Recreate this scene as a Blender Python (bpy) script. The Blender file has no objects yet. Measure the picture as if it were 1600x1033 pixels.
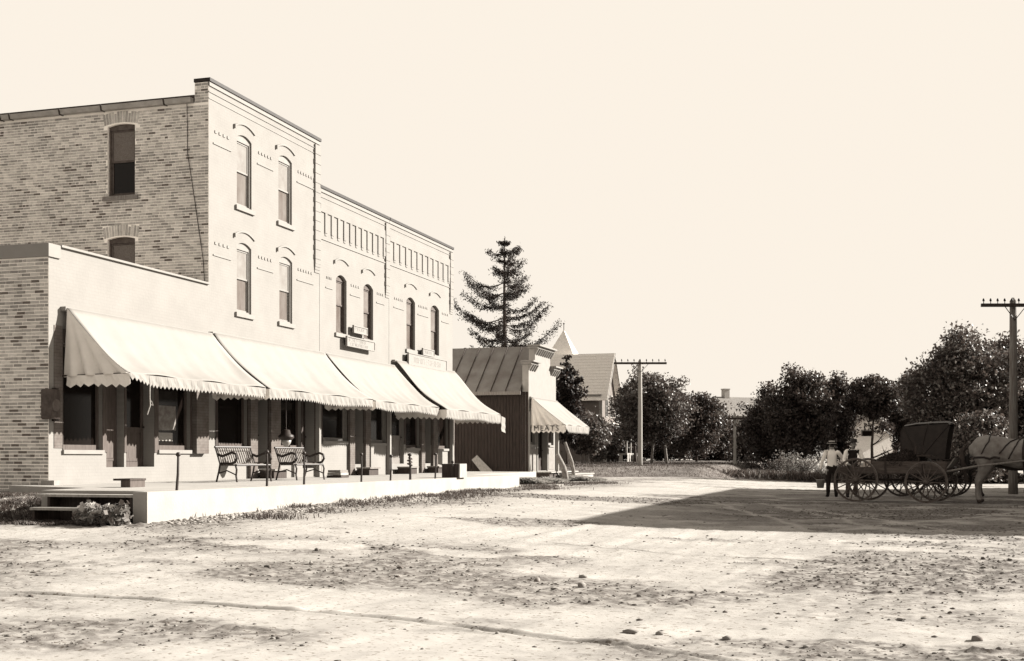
import bpy, bmesh, math, random
import numpy as np
from mathutils import Vector, Matrix, Quaternion
R = math.radians
random.seed(11)
scn = bpy.context.scene
COL = scn.collection

# ------------------------------------------------------------------ camera, sky, sun, exposure
YAW = R(17.1); SA, CA = math.sin(YAW), math.cos(YAW)
FOC = 1950.0; EYE = 1.5
cam = bpy.data.cameras.new('camera'); camo = bpy.data.objects.new('camera', cam); COL.objects.link(camo)
camo.location = (0, 0, EYE); camo.rotation_euler = (R(90), 0, YAW)
cam.sensor_width = 36; cam.lens = 36 * FOC / 1600; cam.shift_y = 198.5 / 1600
cam.clip_start = 0.1; cam.clip_end = 6000
scn.camera = camo

SUN_EL, SUN_AZ = R(26), R(38)          # azimuth from +X (across the street) towards +Y (along the street)
SD = Vector((math.cos(SUN_EL) * math.cos(SUN_AZ), math.cos(SUN_EL) * math.sin(SUN_AZ), math.sin(SUN_EL)))
w = bpy.data.worlds.new('World'); scn.world = w; w.use_nodes = True
nt = w.node_tree; nt.nodes.clear()
sky = nt.nodes.new('ShaderNodeTexSky'); sky.sky_type = 'NISHITA'; sky.sun_disc = False
sky.sun_elevation = SUN_EL; sky.sun_rotation = R(90) - SUN_AZ; sky.dust_density = 3.0; sky.air_density = 1.0
bw = nt.nodes.new('ShaderNodeRGBToBW')
cl = nt.nodes.new('ShaderNodeMath'); cl.operation = 'MINIMUM'; cl.inputs[1].default_value = 3.0
mx = nt.nodes.new('ShaderNodeVectorMath'); mx.operation = 'SCALE'; mx.inputs[0].default_value = (1.0, 0.912, 0.80)
bg = nt.nodes.new('ShaderNodeBackground'); bg.inputs[1].default_value = 0.093
wo = nt.nodes.new('ShaderNodeOutputWorld')
ml = nt.nodes.new('ShaderNodeMath'); ml.operation = 'MULTIPLY'; ml.inputs[1].default_value = 1.5     # hazy white summer sky: even all round
nt.links.new(sky.outputs[0], bw.inputs[0]); nt.links.new(bw.outputs[0], ml.inputs[0]); nt.links.new(ml.outputs[0], cl.inputs[0])
nt.links.new(cl.outputs[0], mx.inputs['Scale']); nt.links.new(mx.outputs[0], bg.inputs[0]); nt.links.new(bg.outputs[0], wo.inputs[0])
sl = bpy.data.lights.new('sun', 'SUN'); sl.energy = 5.0; sl.angle = R(0.5); sl.color = (1.0, 0.955, 0.88)
so = bpy.data.objects.new('sun', sl); COL.objects.link(so); so.rotation_euler = (-SD).to_track_quat('-Z', 'Y').to_euler()
so.location = SD * 80
vs = scn.view_settings
scn.display_settings.display_device = 'sRGB'
vs.view_transform = 'Standard'; vs.look = 'None'; vs.exposure = 1.80; vs.gamma = 1.0; vs.use_curve_mapping = False
scn.render.engine = 'CYCLES'
scn.cycles.use_denoising = True; scn.cycles.max_bounces = 6; scn.cycles.sample_clamp_indirect = 4.0
scn.cycles.use_adaptive_sampling = True; scn.cycles.adaptive_threshold = 0.02

# ------------------------------------------------------------------ survey helpers (bearing of a feature -> place on a known plane)
def along(px, X=-17.0):
    t = (px - 800) / FOC; d = X / (-SA + t * CA)
    return d * (CA + t * SA)
def across(px, Y):
    t = (px - 800) / FOC; d = Y / (CA + t * SA)
    return d * (-SA + t * CA)
def zat(py, X, Y):
    return EYE + (715 - py) * (-X * SA + Y * CA) / FOC
def polar(px, d):
    t = (px - 800) / FOC
    return d * (-SA + t * CA), d * (CA + t * SA)

# ------------------------------------------------------------------ materials (toned like the print)
def tone(v):
    k = max(0.0, min(1.0, (v - 0.02) / 0.16))
    return (v, v * (0.72 + 0.225 * k), v * (0.60 + 0.28 * k), 1)
MATS = {}
def mat(name, v, v2=None, scale=6.0, detail=5.0, rough=0.85, bump=0.0, bscale=None, spec=0.25, stretch=None, contrast=(0.35, 0.65), metal=0.0):
    if name in MATS: return MATS[name]
    m = bpy.data.materials.new(name); m.use_nodes = True
    t = m.node_tree; b = t.nodes['Principled BSDF']
    b.inputs['Roughness'].default_value = rough; b.inputs['Specular IOR Level'].default_value = spec; b.inputs['Metallic'].default_value = metal
    b.inputs['Base Color'].default_value = tone(v)
    if v2 is not None or bump:
        tc = t.nodes.new('ShaderNodeTexCoord'); vec = tc.outputs['Object']
        if stretch:
            mp = t.nodes.new('ShaderNodeMapping'); mp.inputs['Scale'].default_value = stretch
            t.links.new(vec, mp.inputs[0]); vec = mp.outputs[0]
        n = t.nodes.new('ShaderNodeTexNoise'); n.inputs['Scale'].default_value = scale; n.inputs['Detail'].default_value = detail
        n.inputs['Roughness'].default_value = 0.6
        t.links.new(vec, n.inputs['Vector'])
        if v2 is not None:
            rp = t.nodes.new('ShaderNodeValToRGB')
            rp.color_ramp.elements[0].position = contrast[0]; rp.color_ramp.elements[1].position = contrast[1]
            rp.color_ramp.elements[0].color = tone(v); rp.color_ramp.elements[1].color = tone(v2)
            t.links.new(n.outputs[0], rp.inputs[0]); t.links.new(rp.outputs[0], b.inputs['Base Color'])
        if bump:
            n2 = n
            if bscale:
                n2 = t.nodes.new('ShaderNodeTexNoise'); n2.inputs['Scale'].default_value = bscale; n2.inputs['Detail'].default_value = 6
                t.links.new(vec, n2.inputs['Vector'])
            bp = t.nodes.new('ShaderNodeBump'); bp.inputs['Strength'].default_value = bump; bp.inputs['Distance'].default_value = 0.03
            t.links.new(n2.outputs[0], bp.inputs['Height']); t.links.new(bp.outputs[0], b.inputs['Normal'])
    MATS[name] = m
    return m

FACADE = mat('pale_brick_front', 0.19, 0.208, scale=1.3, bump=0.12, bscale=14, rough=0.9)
# faint brick coursing on the street fronts
def add_courses(m, strength):
    t = m.node_tree; b = t.nodes['Principled BSDF']
    tc = t.nodes.new('ShaderNodeTexCoord'); mp = t.nodes.new('ShaderNodeMapping'); mp.inputs['Rotation'].default_value = (R(90), 0, R(90))
    sx = t.nodes.new('ShaderNodeSeparateXYZ'); cx = t.nodes.new('ShaderNodeCombineXYZ')
    t.links.new(tc.outputs['Object'], sx.inputs[0]); t.links.new(sx.outputs[1], cx.inputs[0]); t.links.new(sx.outputs[2], cx.inputs[1])
    bt = t.nodes.new('ShaderNodeTexBrick'); bt.inputs['Scale'].default_value = 1.0; bt.inputs['Mortar Size'].default_value = 0.008
    bt.inputs['Brick Width'].default_value = 0.22; bt.inputs['Row Height'].default_value = 0.073
    bt.inputs['Color1'].default_value = (1, 1, 1, 1); bt.inputs['Color2'].default_value = (0.9, 0.9, 0.9, 1); bt.inputs['Mortar'].default_value = (0.72, 0.72, 0.72, 1)
    t.links.new(cx.outputs[0], bt.inputs['Vector'])
    old = b.inputs['Base Color'].links[0].from_socket
    mm = t.nodes.new('ShaderNodeMix'); mm.data_type = 'RGBA'; mm.blend_type = 'MULTIPLY'; mm.inputs[0].default_value = strength
    t.links.new(old, mm.inputs[6]); t.links.new(bt.outputs[0], mm.inputs[7]); t.links.new(mm.outputs[2], b.inputs['Base Color'])
add_courses(FACADE, 0.22)
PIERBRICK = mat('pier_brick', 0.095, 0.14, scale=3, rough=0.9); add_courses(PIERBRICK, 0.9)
TRIM = mat('pale_trim', 0.19, 0.205, scale=4, rough=0.8)
MORTAR = mat('mortar', 0.86, 0.74, scale=5, bump=0.2, rough=0.95)
BRICKS = [mat('brick_shade_%s' % n, v, v * 1.35, scale=9, rough=0.9, bump=0.15, bscale=40) for n, v in
          zip('abcdef', (0.10, 0.19, 0.26, 0.32, 0.38, 0.44))]
DARKCAP = mat('dark_metal_coping', 0.010, 0.018, rough=0.6)
CONCRETE = mat('pale_concrete', 0.235, 0.285, scale=1.2, bump=0.15, bscale=20, rough=0.95)
CANVASW = mat('side_curtain_canvas', 0.58, 0.66, scale=2.2, bump=0.2, bscale=5, rough=0.95, spec=0.1)  # same canvas, lightened in colour for the shaded side curtains and valances
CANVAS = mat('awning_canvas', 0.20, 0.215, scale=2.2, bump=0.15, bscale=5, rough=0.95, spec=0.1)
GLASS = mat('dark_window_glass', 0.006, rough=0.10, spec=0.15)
GLASSG = mat('grey_window_glass', 0.09, 0.15, scale=2.0, rough=0.15, spec=0.4, stretch=(1, 1, 0.5))
BLIND = mat('drawn_blind', 0.15, 0.19, scale=3, rough=0.9)
SASH = mat('weathered_sash', 0.05, 0.09, scale=8, rough=0.7)
SASHL = mat('pale_sash', 0.17, 0.20, scale=8, rough=0.7)
WOODMID = mat('brown_painted_wood', 0.055, 0.085, scale=5, rough=0.7, stretch=(4, 4, 0.6))
WOODDARK = mat('dark_stained_wood', 0.025, 0.05, scale=6, rough=0.75, stretch=(5, 5, 0.6), bump=0.2)
WOODPALE = mat('bleached_wood', 0.20, 0.30, scale=7, rough=0.85, stretch=(3, 3, 0.5), bump=0.2)
WOODGREY = mat('grey_weathered_wood', 0.12, 0.20, scale=7, rough=0.9, stretch=(6, 6, 0.5), bump=0.25)
IRON = mat('black_iron', 0.02, 0.03, rough=0.5)
TIN = mat('galvanised_tin', 0.22, 0.30, scale=4, rough=0.45, metal=0.3)
ROOFTIN = mat('standing_seam_tin', 0.14, 0.20, scale=1.2, rough=0.6, metal=0.2)
SHINGLE = mat('weathered_shingles', 0.55, 0.78, scale=9, rough=0.95, bump=0.5, bscale=16, stretch=(2, 2, 4), contrast=(0.4, 0.6))
HOUSEWALL = mat('house_siding_paint', 0.10, 0.13, scale=3, rough=0.8)
HOUSEWHITE = mat('white_house_paint', 0.30, 0.34, scale=3, rough=0.8)
PAPER = mat('faded_paper', 0.13, 0.22, scale=7, rough=0.9)
PAPERW = mat('white_paper', 0.34, 0.22, scale=30, rough=0.9)
PAINTMARK = mat('faded_gilt_lettering', 0.17, 0.25, scale=20, rough=0.8)
BLACKPAINT = mat('black_lettering', 0.01, rough=0.8)
BARK = mat('bark', 0.035, 0.08, scale=8, bump=0.6, rough=0.95, stretch=(3, 3, 0.6))
BARKPALE = mat('pale_bark', 0.12, 0.22, scale=6, bump=0.4, rough=0.95, stretch=(2, 2, 1))
def leafmat(name, a, b, c, rough=0.5):
    m = bpy.data.materials.new(name); m.use_nodes = True; t = m.node_tree; p = t.nodes['Principled BSDF']
    p.inputs['Roughness'].default_value = rough; p.inputs['Specular IOR Level'].default_value = 0.35
    g = t.nodes.new('ShaderNodeNewGeometry'); rp = t.nodes.new('ShaderNodeValToRGB')
    rp.color_ramp.elements[0].color = tone(a); rp.color_ramp.elements[1].color = tone(c); rp.color_ramp.elements[1].position = 1.0
    e = rp.color_ramp.elements.new(0.7); e.color = tone(b)
    t.links.new(g.outputs['Random Per Island'], rp.inputs[0]); t.links.new(rp.outputs[0], p.inputs['Base Color'])
    tl = t.nodes.new('ShaderNodeBsdfTranslucent'); ms = t.nodes.new('ShaderNodeMixShader'); ms.inputs[0].default_value = 0.30
    t.links.new(rp.outputs[0], tl.inputs[0]); t.links.new(p.outputs[0], ms.inputs[1]); t.links.new(tl.outputs[0], ms.inputs[2]); t.links.new(ms.outputs[0], t.nodes['Material Output'].inputs[0])
    return m
LEAF = leafmat('dark_foliage', 0.022, 0.055, 0.12)
LEAF2 = leafmat('mid_foliage', 0.035, 0.09, 0.22)
NEEDLE = leafmat('spruce_needles', 0.010, 0.022, 0.05, 0.7)
WEED = leafmat('pale_weeds', 0.10, 0.20, 0.32, 0.7)
GRASSM = leafmat('grass_blades', 0.04, 0.08, 0.16, 0.7)

# ------------------------------------------------------------------ mesh building helpers
class MB:
    def __init__(s): s.v = []; s.f = []; s.m = []
    def quad(s, *p, m=0):
        k = len(s.v); s.v += [tuple(q) for q in p]; s.f.append(tuple(range(k, k + len(p)))); s.m.append(m); return s
    def box(s, a, b, m=0, M=None):
        x0, y0, z0 = a; x1, y1, z1 = b
        if x0 > x1: x0, x1 = x1, x0
        if y0 > y1: y0, y1 = y1, y0
        if z0 > z1: z0, z1 = z1, z0
        P = [(x0, y0, z0), (x1, y0, z0), (x1, y1, z0), (x0, y1, z0), (x0, y0, z1), (x1, y0, z1), (x1, y1, z1), (x0, y1, z1)]
        if M is not None: P = [tuple(M @ Vector(p)) for p in P]
        k = len(s.v); s.v += P
        for f in ((0, 3, 2, 1), (4, 5, 6, 7), (0, 1, 5, 4), (1, 2, 6, 5), (2, 3, 7, 6), (3, 0, 4, 7)):
            s.f.append(tuple(k + i for i in f)); s.m.append(m)
        return s
    def tube(s, pts, rad, n=8, m=0, cap=True):
        pts = [Vector(p) for p in pts]
        if not hasattr(rad, '__len__'): rad = [rad] * len(pts)
        k = len(s.v); prev = None
        for i, p in enumerate(pts):
            d = (pts[min(i + 1, len(pts) - 1)] - pts[max(i - 1, 0)])
            if d.length < 1e-9: d = Vector((0, 0, 1))
            d.normalize()
            if prev is None:
                up = Vector((0, 0, 1)) if abs(d.z) < 0.9 else Vector((1, 0, 0))
                u = d.cross(up).normalized()
            else:
                u = (prev - d * prev.dot(d)).normalized()
            prev = u; vv = d.cross(u)
            for j in range(n):
                a = 2 * math.pi * j / n
                s.v.append(tuple(p + (u * math.cos(a) + vv * math.sin(a)) * rad[i]))
        for i in range(len(pts) - 1):
            for j in range(n):
                s.f.append((k + i * n + j, k + i * n + (j + 1) % n, k + (i + 1) * n + (j + 1) % n, k + (i + 1) * n + j)); s.m.append(m)
        if cap:
            s.f.append(tuple(k + j for j in reversed(range(n)))); s.m.append(m)
            e = k + (len(pts) - 1) * n
            s.f.append(tuple(e + j for j in range(n))); s.m.append(m)
        return s
    def lathe(s, prof, n=16, c=(0, 0, 0), m=0):
        k = len(s.v)
        for r, z in prof:
            for j in range(n):
                a = 2 * math.pi * j / n; s.v.append((c[0] + r * math.cos(a), c[1] + r * math.sin(a), c[2] + z))
        for i in range(len(prof) - 1):
            for j in range(n):
                s.f.append((k + i * n + j, k + i * n + (j + 1) % n, k + (i + 1) * n + (j + 1) % n, k + (i + 1) * n + j)); s.m.append(m)
        s.f.append(tuple(k + j for j in reversed(range(n)))); s.m.append(m)
        e = k + (len(prof) - 1) * n; s.f.append(tuple(e + j for j in range(n))); s.m.append(m)
        return s
    def prism(s, poly, vec, m=0):
        """closed prism: poly list of 3D points, extruded by vec"""
        n = len(poly); k = len(s.v); vec = Vector(vec)
        s.v += [tuple(p) for p in poly] + [tuple(Vector(p) + vec) for p in poly]
        s.f.append(tuple(k + i for i in reversed(range(n)))); s.m.append(m)
        s.f.append(tuple(k + n + i for i in range(n))); s.m.append(m)
        for i in range(n):
            j = (i + 1) % n
            s.f.append((k + i, k + j, k + n + j, k + n + i)); s.m.append(m)
        return s
    def grid(s, P, m=0):
        """P[i][j] points"""
        k = len(s.v); a = len(P); b = len(P[0])
        for r in P: s.v += [tuple(p) for p in r]
        for i in range(a - 1):
            for j in range(b - 1):
                s.f.append((k + i * b + j, k + i * b + j + 1, k + (i + 1) * b + j + 1, k + (i + 1) * b + j)); s.m.append(m)
        return s
    def mesh(s, name, mats, smooth=False, fix=True):
        me = bpy.data.meshes.new(name); me.from_pydata(s.v, [], s.f)
        if not isinstance(mats, (list, tuple)): mats = [mats]
        for q in mats: me.materials.append(q)
        if len(mats) > 1: me.polygons.foreach_set('material_index', s.m)
        if fix:
            bm = bmesh.new(); bm.from_mesh(me); bmesh.ops.recalc_face_normals(bm, faces=bm.faces); bm.to_mesh(me); bm.free()
        if smooth: me.shade_smooth()
        me.update(); return me
    def build(s, name, mats, parent=None, smooth=False, fix=True):
        return link(name, s.mesh(name, mats, smooth, fix), parent)

WORLD = {}
def link(name, me, parent=None, loc=None):
    """shapes are given in world metres (or in the thing's own frame when its root is turned); a child of a root is set back by the root's place"""
    o = bpy.data.objects.new(name, me); COL.objects.link(o)
    if parent is not None:
        o.parent = parent
        if parent.get('_w'): o.location = tuple(-c for c in parent.location)
    if loc is not None:
        o.location = Vector(o.location) + Vector(loc)
    return o
def tag(o, label=None, cat=None, group=None, kind=None):
    if label: o['label'] = label
    if cat: o['category'] = cat
    if group: o['group'] = group
    if kind: o['kind'] = kind
    return o
def root(name, loc, label, cat, group=None, rz=0.0, local=False):
    o = bpy.data.objects.new(name, None); COL.objects.link(o); o.location = loc; o.rotation_euler = (0, 0, rz); o.empty_display_size = 0.2
    if not local: o['_w'] = 1
    ROOTS.append(o)
    return tag(o, label, cat, group)
ROOTS = []
def copy_tree(o, parent=None):
    c = o.copy(); COL.objects.link(c)
    if parent is not None: c.parent = parent
    else: ROOTS.append(c)
    for ch in list(o.children): copy_tree(ch, c)
    return c

# numpy value noise
_rng = np.random.default_rng(5)
_T = _rng.random((256, 256))
def vnoise(x, y):
    xi = np.floor(x).astype(int); yi = np.floor(y).astype(int); fx = x - xi; fy = y - yi
    fx = fx * fx * (3 - 2 * fx); fy = fy * fy * (3 - 2 * fy)
    a = _T[xi & 255, yi & 255]; b = _T[(xi + 1) & 255, yi & 255]; c = _T[xi & 255, (yi + 1) & 255]; d = _T[(xi + 1) & 255, (yi + 1) & 255]
    return (a * (1 - fx) + b * fx) * (1 - fy) + (c * (1 - fx) + d * fx) * fy
def fbm(x, y, o=4):
    s = 0; a = 0.5
    for i in range(o):
        s = s + a * vnoise(x * 2 ** i + 17.3 * i, y * 2 ** i + 9.1 * i); a *= 0.5
    return s / (1 - 0.5 ** o)
def sst(a, b, x):
    t = np.clip((x - a) / (b - a), 0, 1); return t * t * (3 - 2 * t)

# ------------------------------------------------------------------ ground
def gbase(x, y):
    x = np.asarray(x, float); y = np.asarray(y, float)
    z = 0.27 * sst(0, 32, y) + 0.24 * sst(2, 11, -x) * sst(2, 22, y)
    z = z + 0.34 * sst(14.4, 16.0, -x) * sst(16.6, 19.5, y) * (1 - sst(24, 26, y))
    z = z - 0.02 * np.clip(y - 62, 0, 120)
    return z
def gz(x, y): return float(gbase(x, y))
def seg_d(x, y, pts):
    best = np.full(x.shape, 1e9)
    for (ax, ay), (bx, by) in zip(pts[:-1], pts[1:]):
        dx, dy = bx - ax, by - ay; L = dx * dx + dy * dy
        t = np.clip(((x - ax) * dx + (y - ay) * dy) / L, 0, 1)
        best = np.minimum(best, np.hypot(x - ax - t * dx, y - ay - t * dy))
    return best
def spread(a, b, step): return list(np.arange(a, b, step))
ys = spread(-30, 4, 4) + spread(4, 7, 0.15) + spread(7, 13, 0.028) + spread(13, 20, 0.045) + spread(20, 32, 0.075) + spread(32, 60, 0.17) + spread(60, 110, 1.2) + list(110 * 1.25 ** np.arange(0, 16))
xs = list(-26 - 1.5 * 1.5 ** np.arange(14, -1, -1)) + spread(-26, -15.5, 0.35) + spread(-15.5, 6, 0.042) + spread(6, 10, 0.25) + list(10 + 1.5 * 1.5 ** np.arange(0, 15))
gx, gy = np.meshgrid(np.array(xs), np.array(ys))
Z = gbase(gx, gy)
near = (1 - sst(50, 75, gy)) * (1 - sst(18, 30, -gx)) * (1 - sst(9, 14, gx))
und = (fbm(gx * 0.35, gy * 0.35, 3) - 0.5) * 0.03
# loose churned earth: patches where clods and crumbs lie, smooth packed dirt between
patch = fbm(gx * 0.33 + 40, gy * 0.55 + 3, 4)
churn = sst(0.50, 0.66, patch)
strip = np.exp(-((gx + 10.6 + 0.6 * np.sin(gy * 0.4)) / 1.0) ** 2) * sst(15, 18, gy)
nearR = sst(-3.2, 1.5, gx) * sst(8, 12, gy) * (1 - sst(21, 25, gy)) * 0.75
nearL = np.exp(-((gy - 15.6 - 0.12 * (gx + 9)) / 1.3) ** 2) * sst(1.5, 5, -gx) * (1 - sst(9.5, 12, -gx)) * 1.0
churn = np.clip(churn * 0.85 + 0.8 * strip + nearR * sst(0.36, 0.6, fbm(gx * 0.8, gy * 1.1, 3)) + nearL * sst(0.38, 0.6, fbm(gx * 0.9 + 7, gy * 1.2, 3)), 0, 1)
fine = fbm(gx * 7, gy * 7, 3); crumb = vnoise(gx * 15 + 3, gy * 15 + 8); crumb2 = vnoise(gx * 9 + 30, gy * 9 + 80)
bend = gx + 0.9 * np.sin(gy * 0.11) + 0.012 * (gy - 18) ** 2 * (gy < 18)
rel = (fbm(bend * 3.6, gy * 0.30, 3) - 0.5) * 0.030 + (fine - 0.5) * (0.013 + 0.012 * churn) + churn * (0.026 * np.clip(crumb - 0.68, 0, 1) / 0.32 + 0.022 * np.clip(crumb2 - 0.74, 0, 1) / 0.26)
# wheel ruts
RUTS = [([polar(-60, 12.6), polar(150, 12.2), polar(420, 11.6), polar(700, 10.6), polar(900, 9.8), polar(1250, 8.4)], 0.05, 0.045),
        ([polar(860, 18.6), polar(1080, 17.2), polar(1350, 15.9), polar(1700, 15.4)], 0.05, 0.045),
        ([polar(-80, 15.8), polar(300, 15.2), polar(520, 15.9), polar(800, 19.5), polar(1000, 27), polar(1120, 48)], 0.13, 0.03),
        ([polar(300, 13.6), polar(560, 14.2), polar(800, 17.5), polar(960, 24), polar(1120, 44)], 0.13, 0.028),
        ([polar(500, 11.5), polar(800, 14.0), polar(1000, 20), polar(1130, 34)], 0.12, 0.025),
        ([polar(640, 10.2), polar(900, 13), polar(1060, 19), polar(1180, 36)], 0.12, 0.02),
        ([polar(1050, 9.6), polar(1240, 13), polar(1330, 17.5), polar(1420, 25)], 0.1, 0.022),
        ([polar(1250, 9.4), polar(1350, 13), polar(1400, 17), polar(1480, 26)], 0.1, 0.022)]
for pts, wd, dp in RUTS:
    d = seg_d(gx + 0.12 * (vnoise(gx * 0.9, gy * 0.9) - 0.5), gy + 0.25 * (vnoise(gx * 0.7 + 9, gy * 0.7) - 0.5), pts)
    k = np.exp(-(d / wd) ** 2)
    dp = dp * (0.55 if wd < 0.07 else 0.28) * (0.4 + 1.1 * vnoise(gx * 2.1 + 4, gy * 2.1))
    rel = rel * (1 - 0.7 * k) - dp * k + 0.5 * dp * np.exp(-((d - 2.1 * wd) / (0.8 * wd)) ** 2)
Z = Z + near * (und * 0.6 + rel)
nx, ny = len(xs), len(ys)
co = np.stack([gx, gy, Z], -1).reshape(-1, 3)
ii = np.arange((ny - 1) * (nx - 1)); rr = ii // (nx - 1); cc = ii % (nx - 1); k0 = rr * nx + cc
quads = np.stack([k0, k0 + 1, k0 + nx + 1, k0 + nx], -1)
def np_mesh(name, co, faces, n):
    me = bpy.data.meshes.new(name)
    me.vertices.add(len(co)); me.vertices.foreach_set('co', np.asarray(co, np.float32).ravel())
    me.loops.add(faces.size); me.loops.foreach_set('vertex_index', faces.astype(np.int32).ravel())
    me.polygons.add(len(faces)); me.polygons.foreach_set('loop_start', np.arange(0, faces.size, n, dtype=np.int32))
    me.update(calc_edges=True); return me
gm = np_mesh('ground', co, quads, 4)
# packed light dust, churned dark earth: attribute 'loose' holds churned soil plus painted store shade, pale tracks where wheels have packed it
pale = np.zeros_like(gx)
TRACKS = [[polar(1220, 31), polar(1330, 26.5), polar(1480, 22.2)], [polar(1190, 33), polar(1340, 24), polar(1420, 21.6)],
          [polar(1120, 33), polar(1200, 26), polar(1260, 22)], [polar(1250, 25), polar(1420, 26.6), polar(1640, 27.6)], [polar(1300, 21.8), polar(1450, 24.5), polar(1620, 29)]]
for pts in TRACKS:
    d = seg_d(gx + 0.3 * (vnoise(gx, gy) - 0.5), gy + 0.3 * (vnoise(gx + 5, gy) - 0.5), pts)
    pale = np.maximum(pale, np.exp(-(d / 0.09) ** 2))
shop = sst(-7.5, -3.0, gx) * sst(21, 25, gy) * (1 - sst(40, 47, gy))     # painted shade: earth darkened where the opposite store's shadow lies
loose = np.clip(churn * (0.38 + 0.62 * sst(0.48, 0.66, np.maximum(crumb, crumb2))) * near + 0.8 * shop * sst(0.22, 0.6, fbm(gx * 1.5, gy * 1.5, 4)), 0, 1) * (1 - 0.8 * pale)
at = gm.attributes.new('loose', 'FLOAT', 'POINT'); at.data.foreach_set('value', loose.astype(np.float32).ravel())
gm.shade_smooth()
GM = bpy.data.materials.new('dirt_road'); GM.use_nodes = True; t = GM.node_tree; b = t.nodes['Principled BSDF']
b.inputs['Roughness'].default_value = 0.95; b.inputs['Specular IOR Level'].default_value = 0.1
tc = t.nodes.new('ShaderNodeTexCoord')
n1 = t.nodes.new('ShaderNodeTexNoise'); n1.inputs['Scale'].default_value = 0.8; n1.inputs['Detail'].default_value = 8; n1.inputs['Roughness'].default_value = 0.65
n2 = t.nodes.new('ShaderNodeTexNoise'); n2.inputs['Scale'].default_value = 14; n2.inputs['Detail'].default_value = 6; n2.inputs['Roughness'].default_value = 0.7
t.links.new(tc.outputs['Object'], n1.inputs['Vector']); t.links.new(tc.outputs['Object'], n2.inputs['Vector'])
r1 = t.nodes.new('ShaderNodeValToRGB'); r1.color_ramp.elements[0].position = 0.3; r1.color_ramp.elements[1].position = 0.62
r1.color_ramp.elements[0].color = tone(0.25); r1.color_ramp.elements[1].color = tone(0.325)
t.links.new(n1.outputs[0], r1.inputs[0])
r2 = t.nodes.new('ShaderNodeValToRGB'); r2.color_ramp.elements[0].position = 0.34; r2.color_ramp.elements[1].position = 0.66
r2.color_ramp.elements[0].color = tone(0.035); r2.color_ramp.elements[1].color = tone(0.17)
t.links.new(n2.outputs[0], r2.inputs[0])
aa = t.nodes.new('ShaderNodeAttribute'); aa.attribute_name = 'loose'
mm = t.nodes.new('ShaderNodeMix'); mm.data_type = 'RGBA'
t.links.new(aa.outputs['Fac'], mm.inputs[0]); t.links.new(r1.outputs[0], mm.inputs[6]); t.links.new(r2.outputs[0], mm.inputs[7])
n4 = t.nodes.new('ShaderNodeTexNoise'); n4.inputs['Scale'].default_value = 19; n4.inputs['Detail'].default_value = 6
t.links.new(tc.outputs['Object'], n4.inputs['Vector'])
r4 = t.nodes.new('ShaderNodeValToRGB'); r4.color_ramp.elements[0].position = 0.59; r4.color_ramp.elements[1].position = 0.67
r4.color_ramp.elements[0].color = (1, 1, 1, 1); r4.color_ramp.elements[1].color = (0.42, 0.38, 0.34, 1)
t.links.new(n4.outputs[0], r4.inputs[0])
m4 = t.nodes.new('ShaderNodeMix'); m4.data_type = 'RGBA'; m4.blend_type = 'MULTIPLY'; m4.inputs[0].default_value = 1.0
t.links.new(mm.outputs[2], m4.inputs[6]); t.links.new(r4.outputs[0], m4.inputs[7]); t.links.new(m4.outputs[2], b.inputs['Base Color'])
n3 = t.nodes.new('ShaderNodeTexNoise'); n3.inputs['Scale'].default_value = 22; n3.inputs['Detail'].default_value = 8; n3.inputs['Roughness'].default_value = 0.75
t.links.new(tc.outputs['Object'], n3.inputs['Vector'])
bp = t.nodes.new('ShaderNodeBump'); bp.inputs['Strength'].default_value = 0.35; bp.inputs['Distance'].default_value = 0.012
t.links.new(n3.outputs[0], bp.inputs['Height']); t.links.new(bp.outputs[0], b.inputs['Normal'])
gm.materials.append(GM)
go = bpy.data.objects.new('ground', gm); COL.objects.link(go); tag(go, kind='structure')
def groundz(x, y):
    j = int(np.searchsorted(ys, y)); i = int(np.searchsorted(xs, x))
    j = min(max(j, 1), ny - 1); i = min(max(i, 1), nx - 1)
    return float(min(Z[j, i], Z[j - 1, i - 1], Z[j, i - 1], Z[j - 1, i]))

# raised pale sidewalk in front of the stores
TZ = 0.92; TX = -12.05
sw = MB()
poly = [(-17.6, 21.6), (-15.0, 20.9), (-14.75, 18.9), (TX, 18.5)]
ry = [18.5, 21.6, 24.4, 27.6, 30.9, 34.1, 37.0, 40.0]
sw.prism([(-17.6, 21.7, -0.1), (-14.8, 20.4, -0.1), (-14.5, 18.72, -0.1), (-12.33, 18.72, -0.1), (-12.33, 18.28, -0.1), (TX, 18.28, -0.1), (TX, 40.0, -0.1), (-13.9, 40.6, -0.1), (-14.1, 49.2, -0.1), (-17.6, 49.2, -0.1)], (0, 0, TZ + 0.1))
swo = sw.build('raised_sidewalk', CONCRETE); tag(swo, kind='structure')

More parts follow.
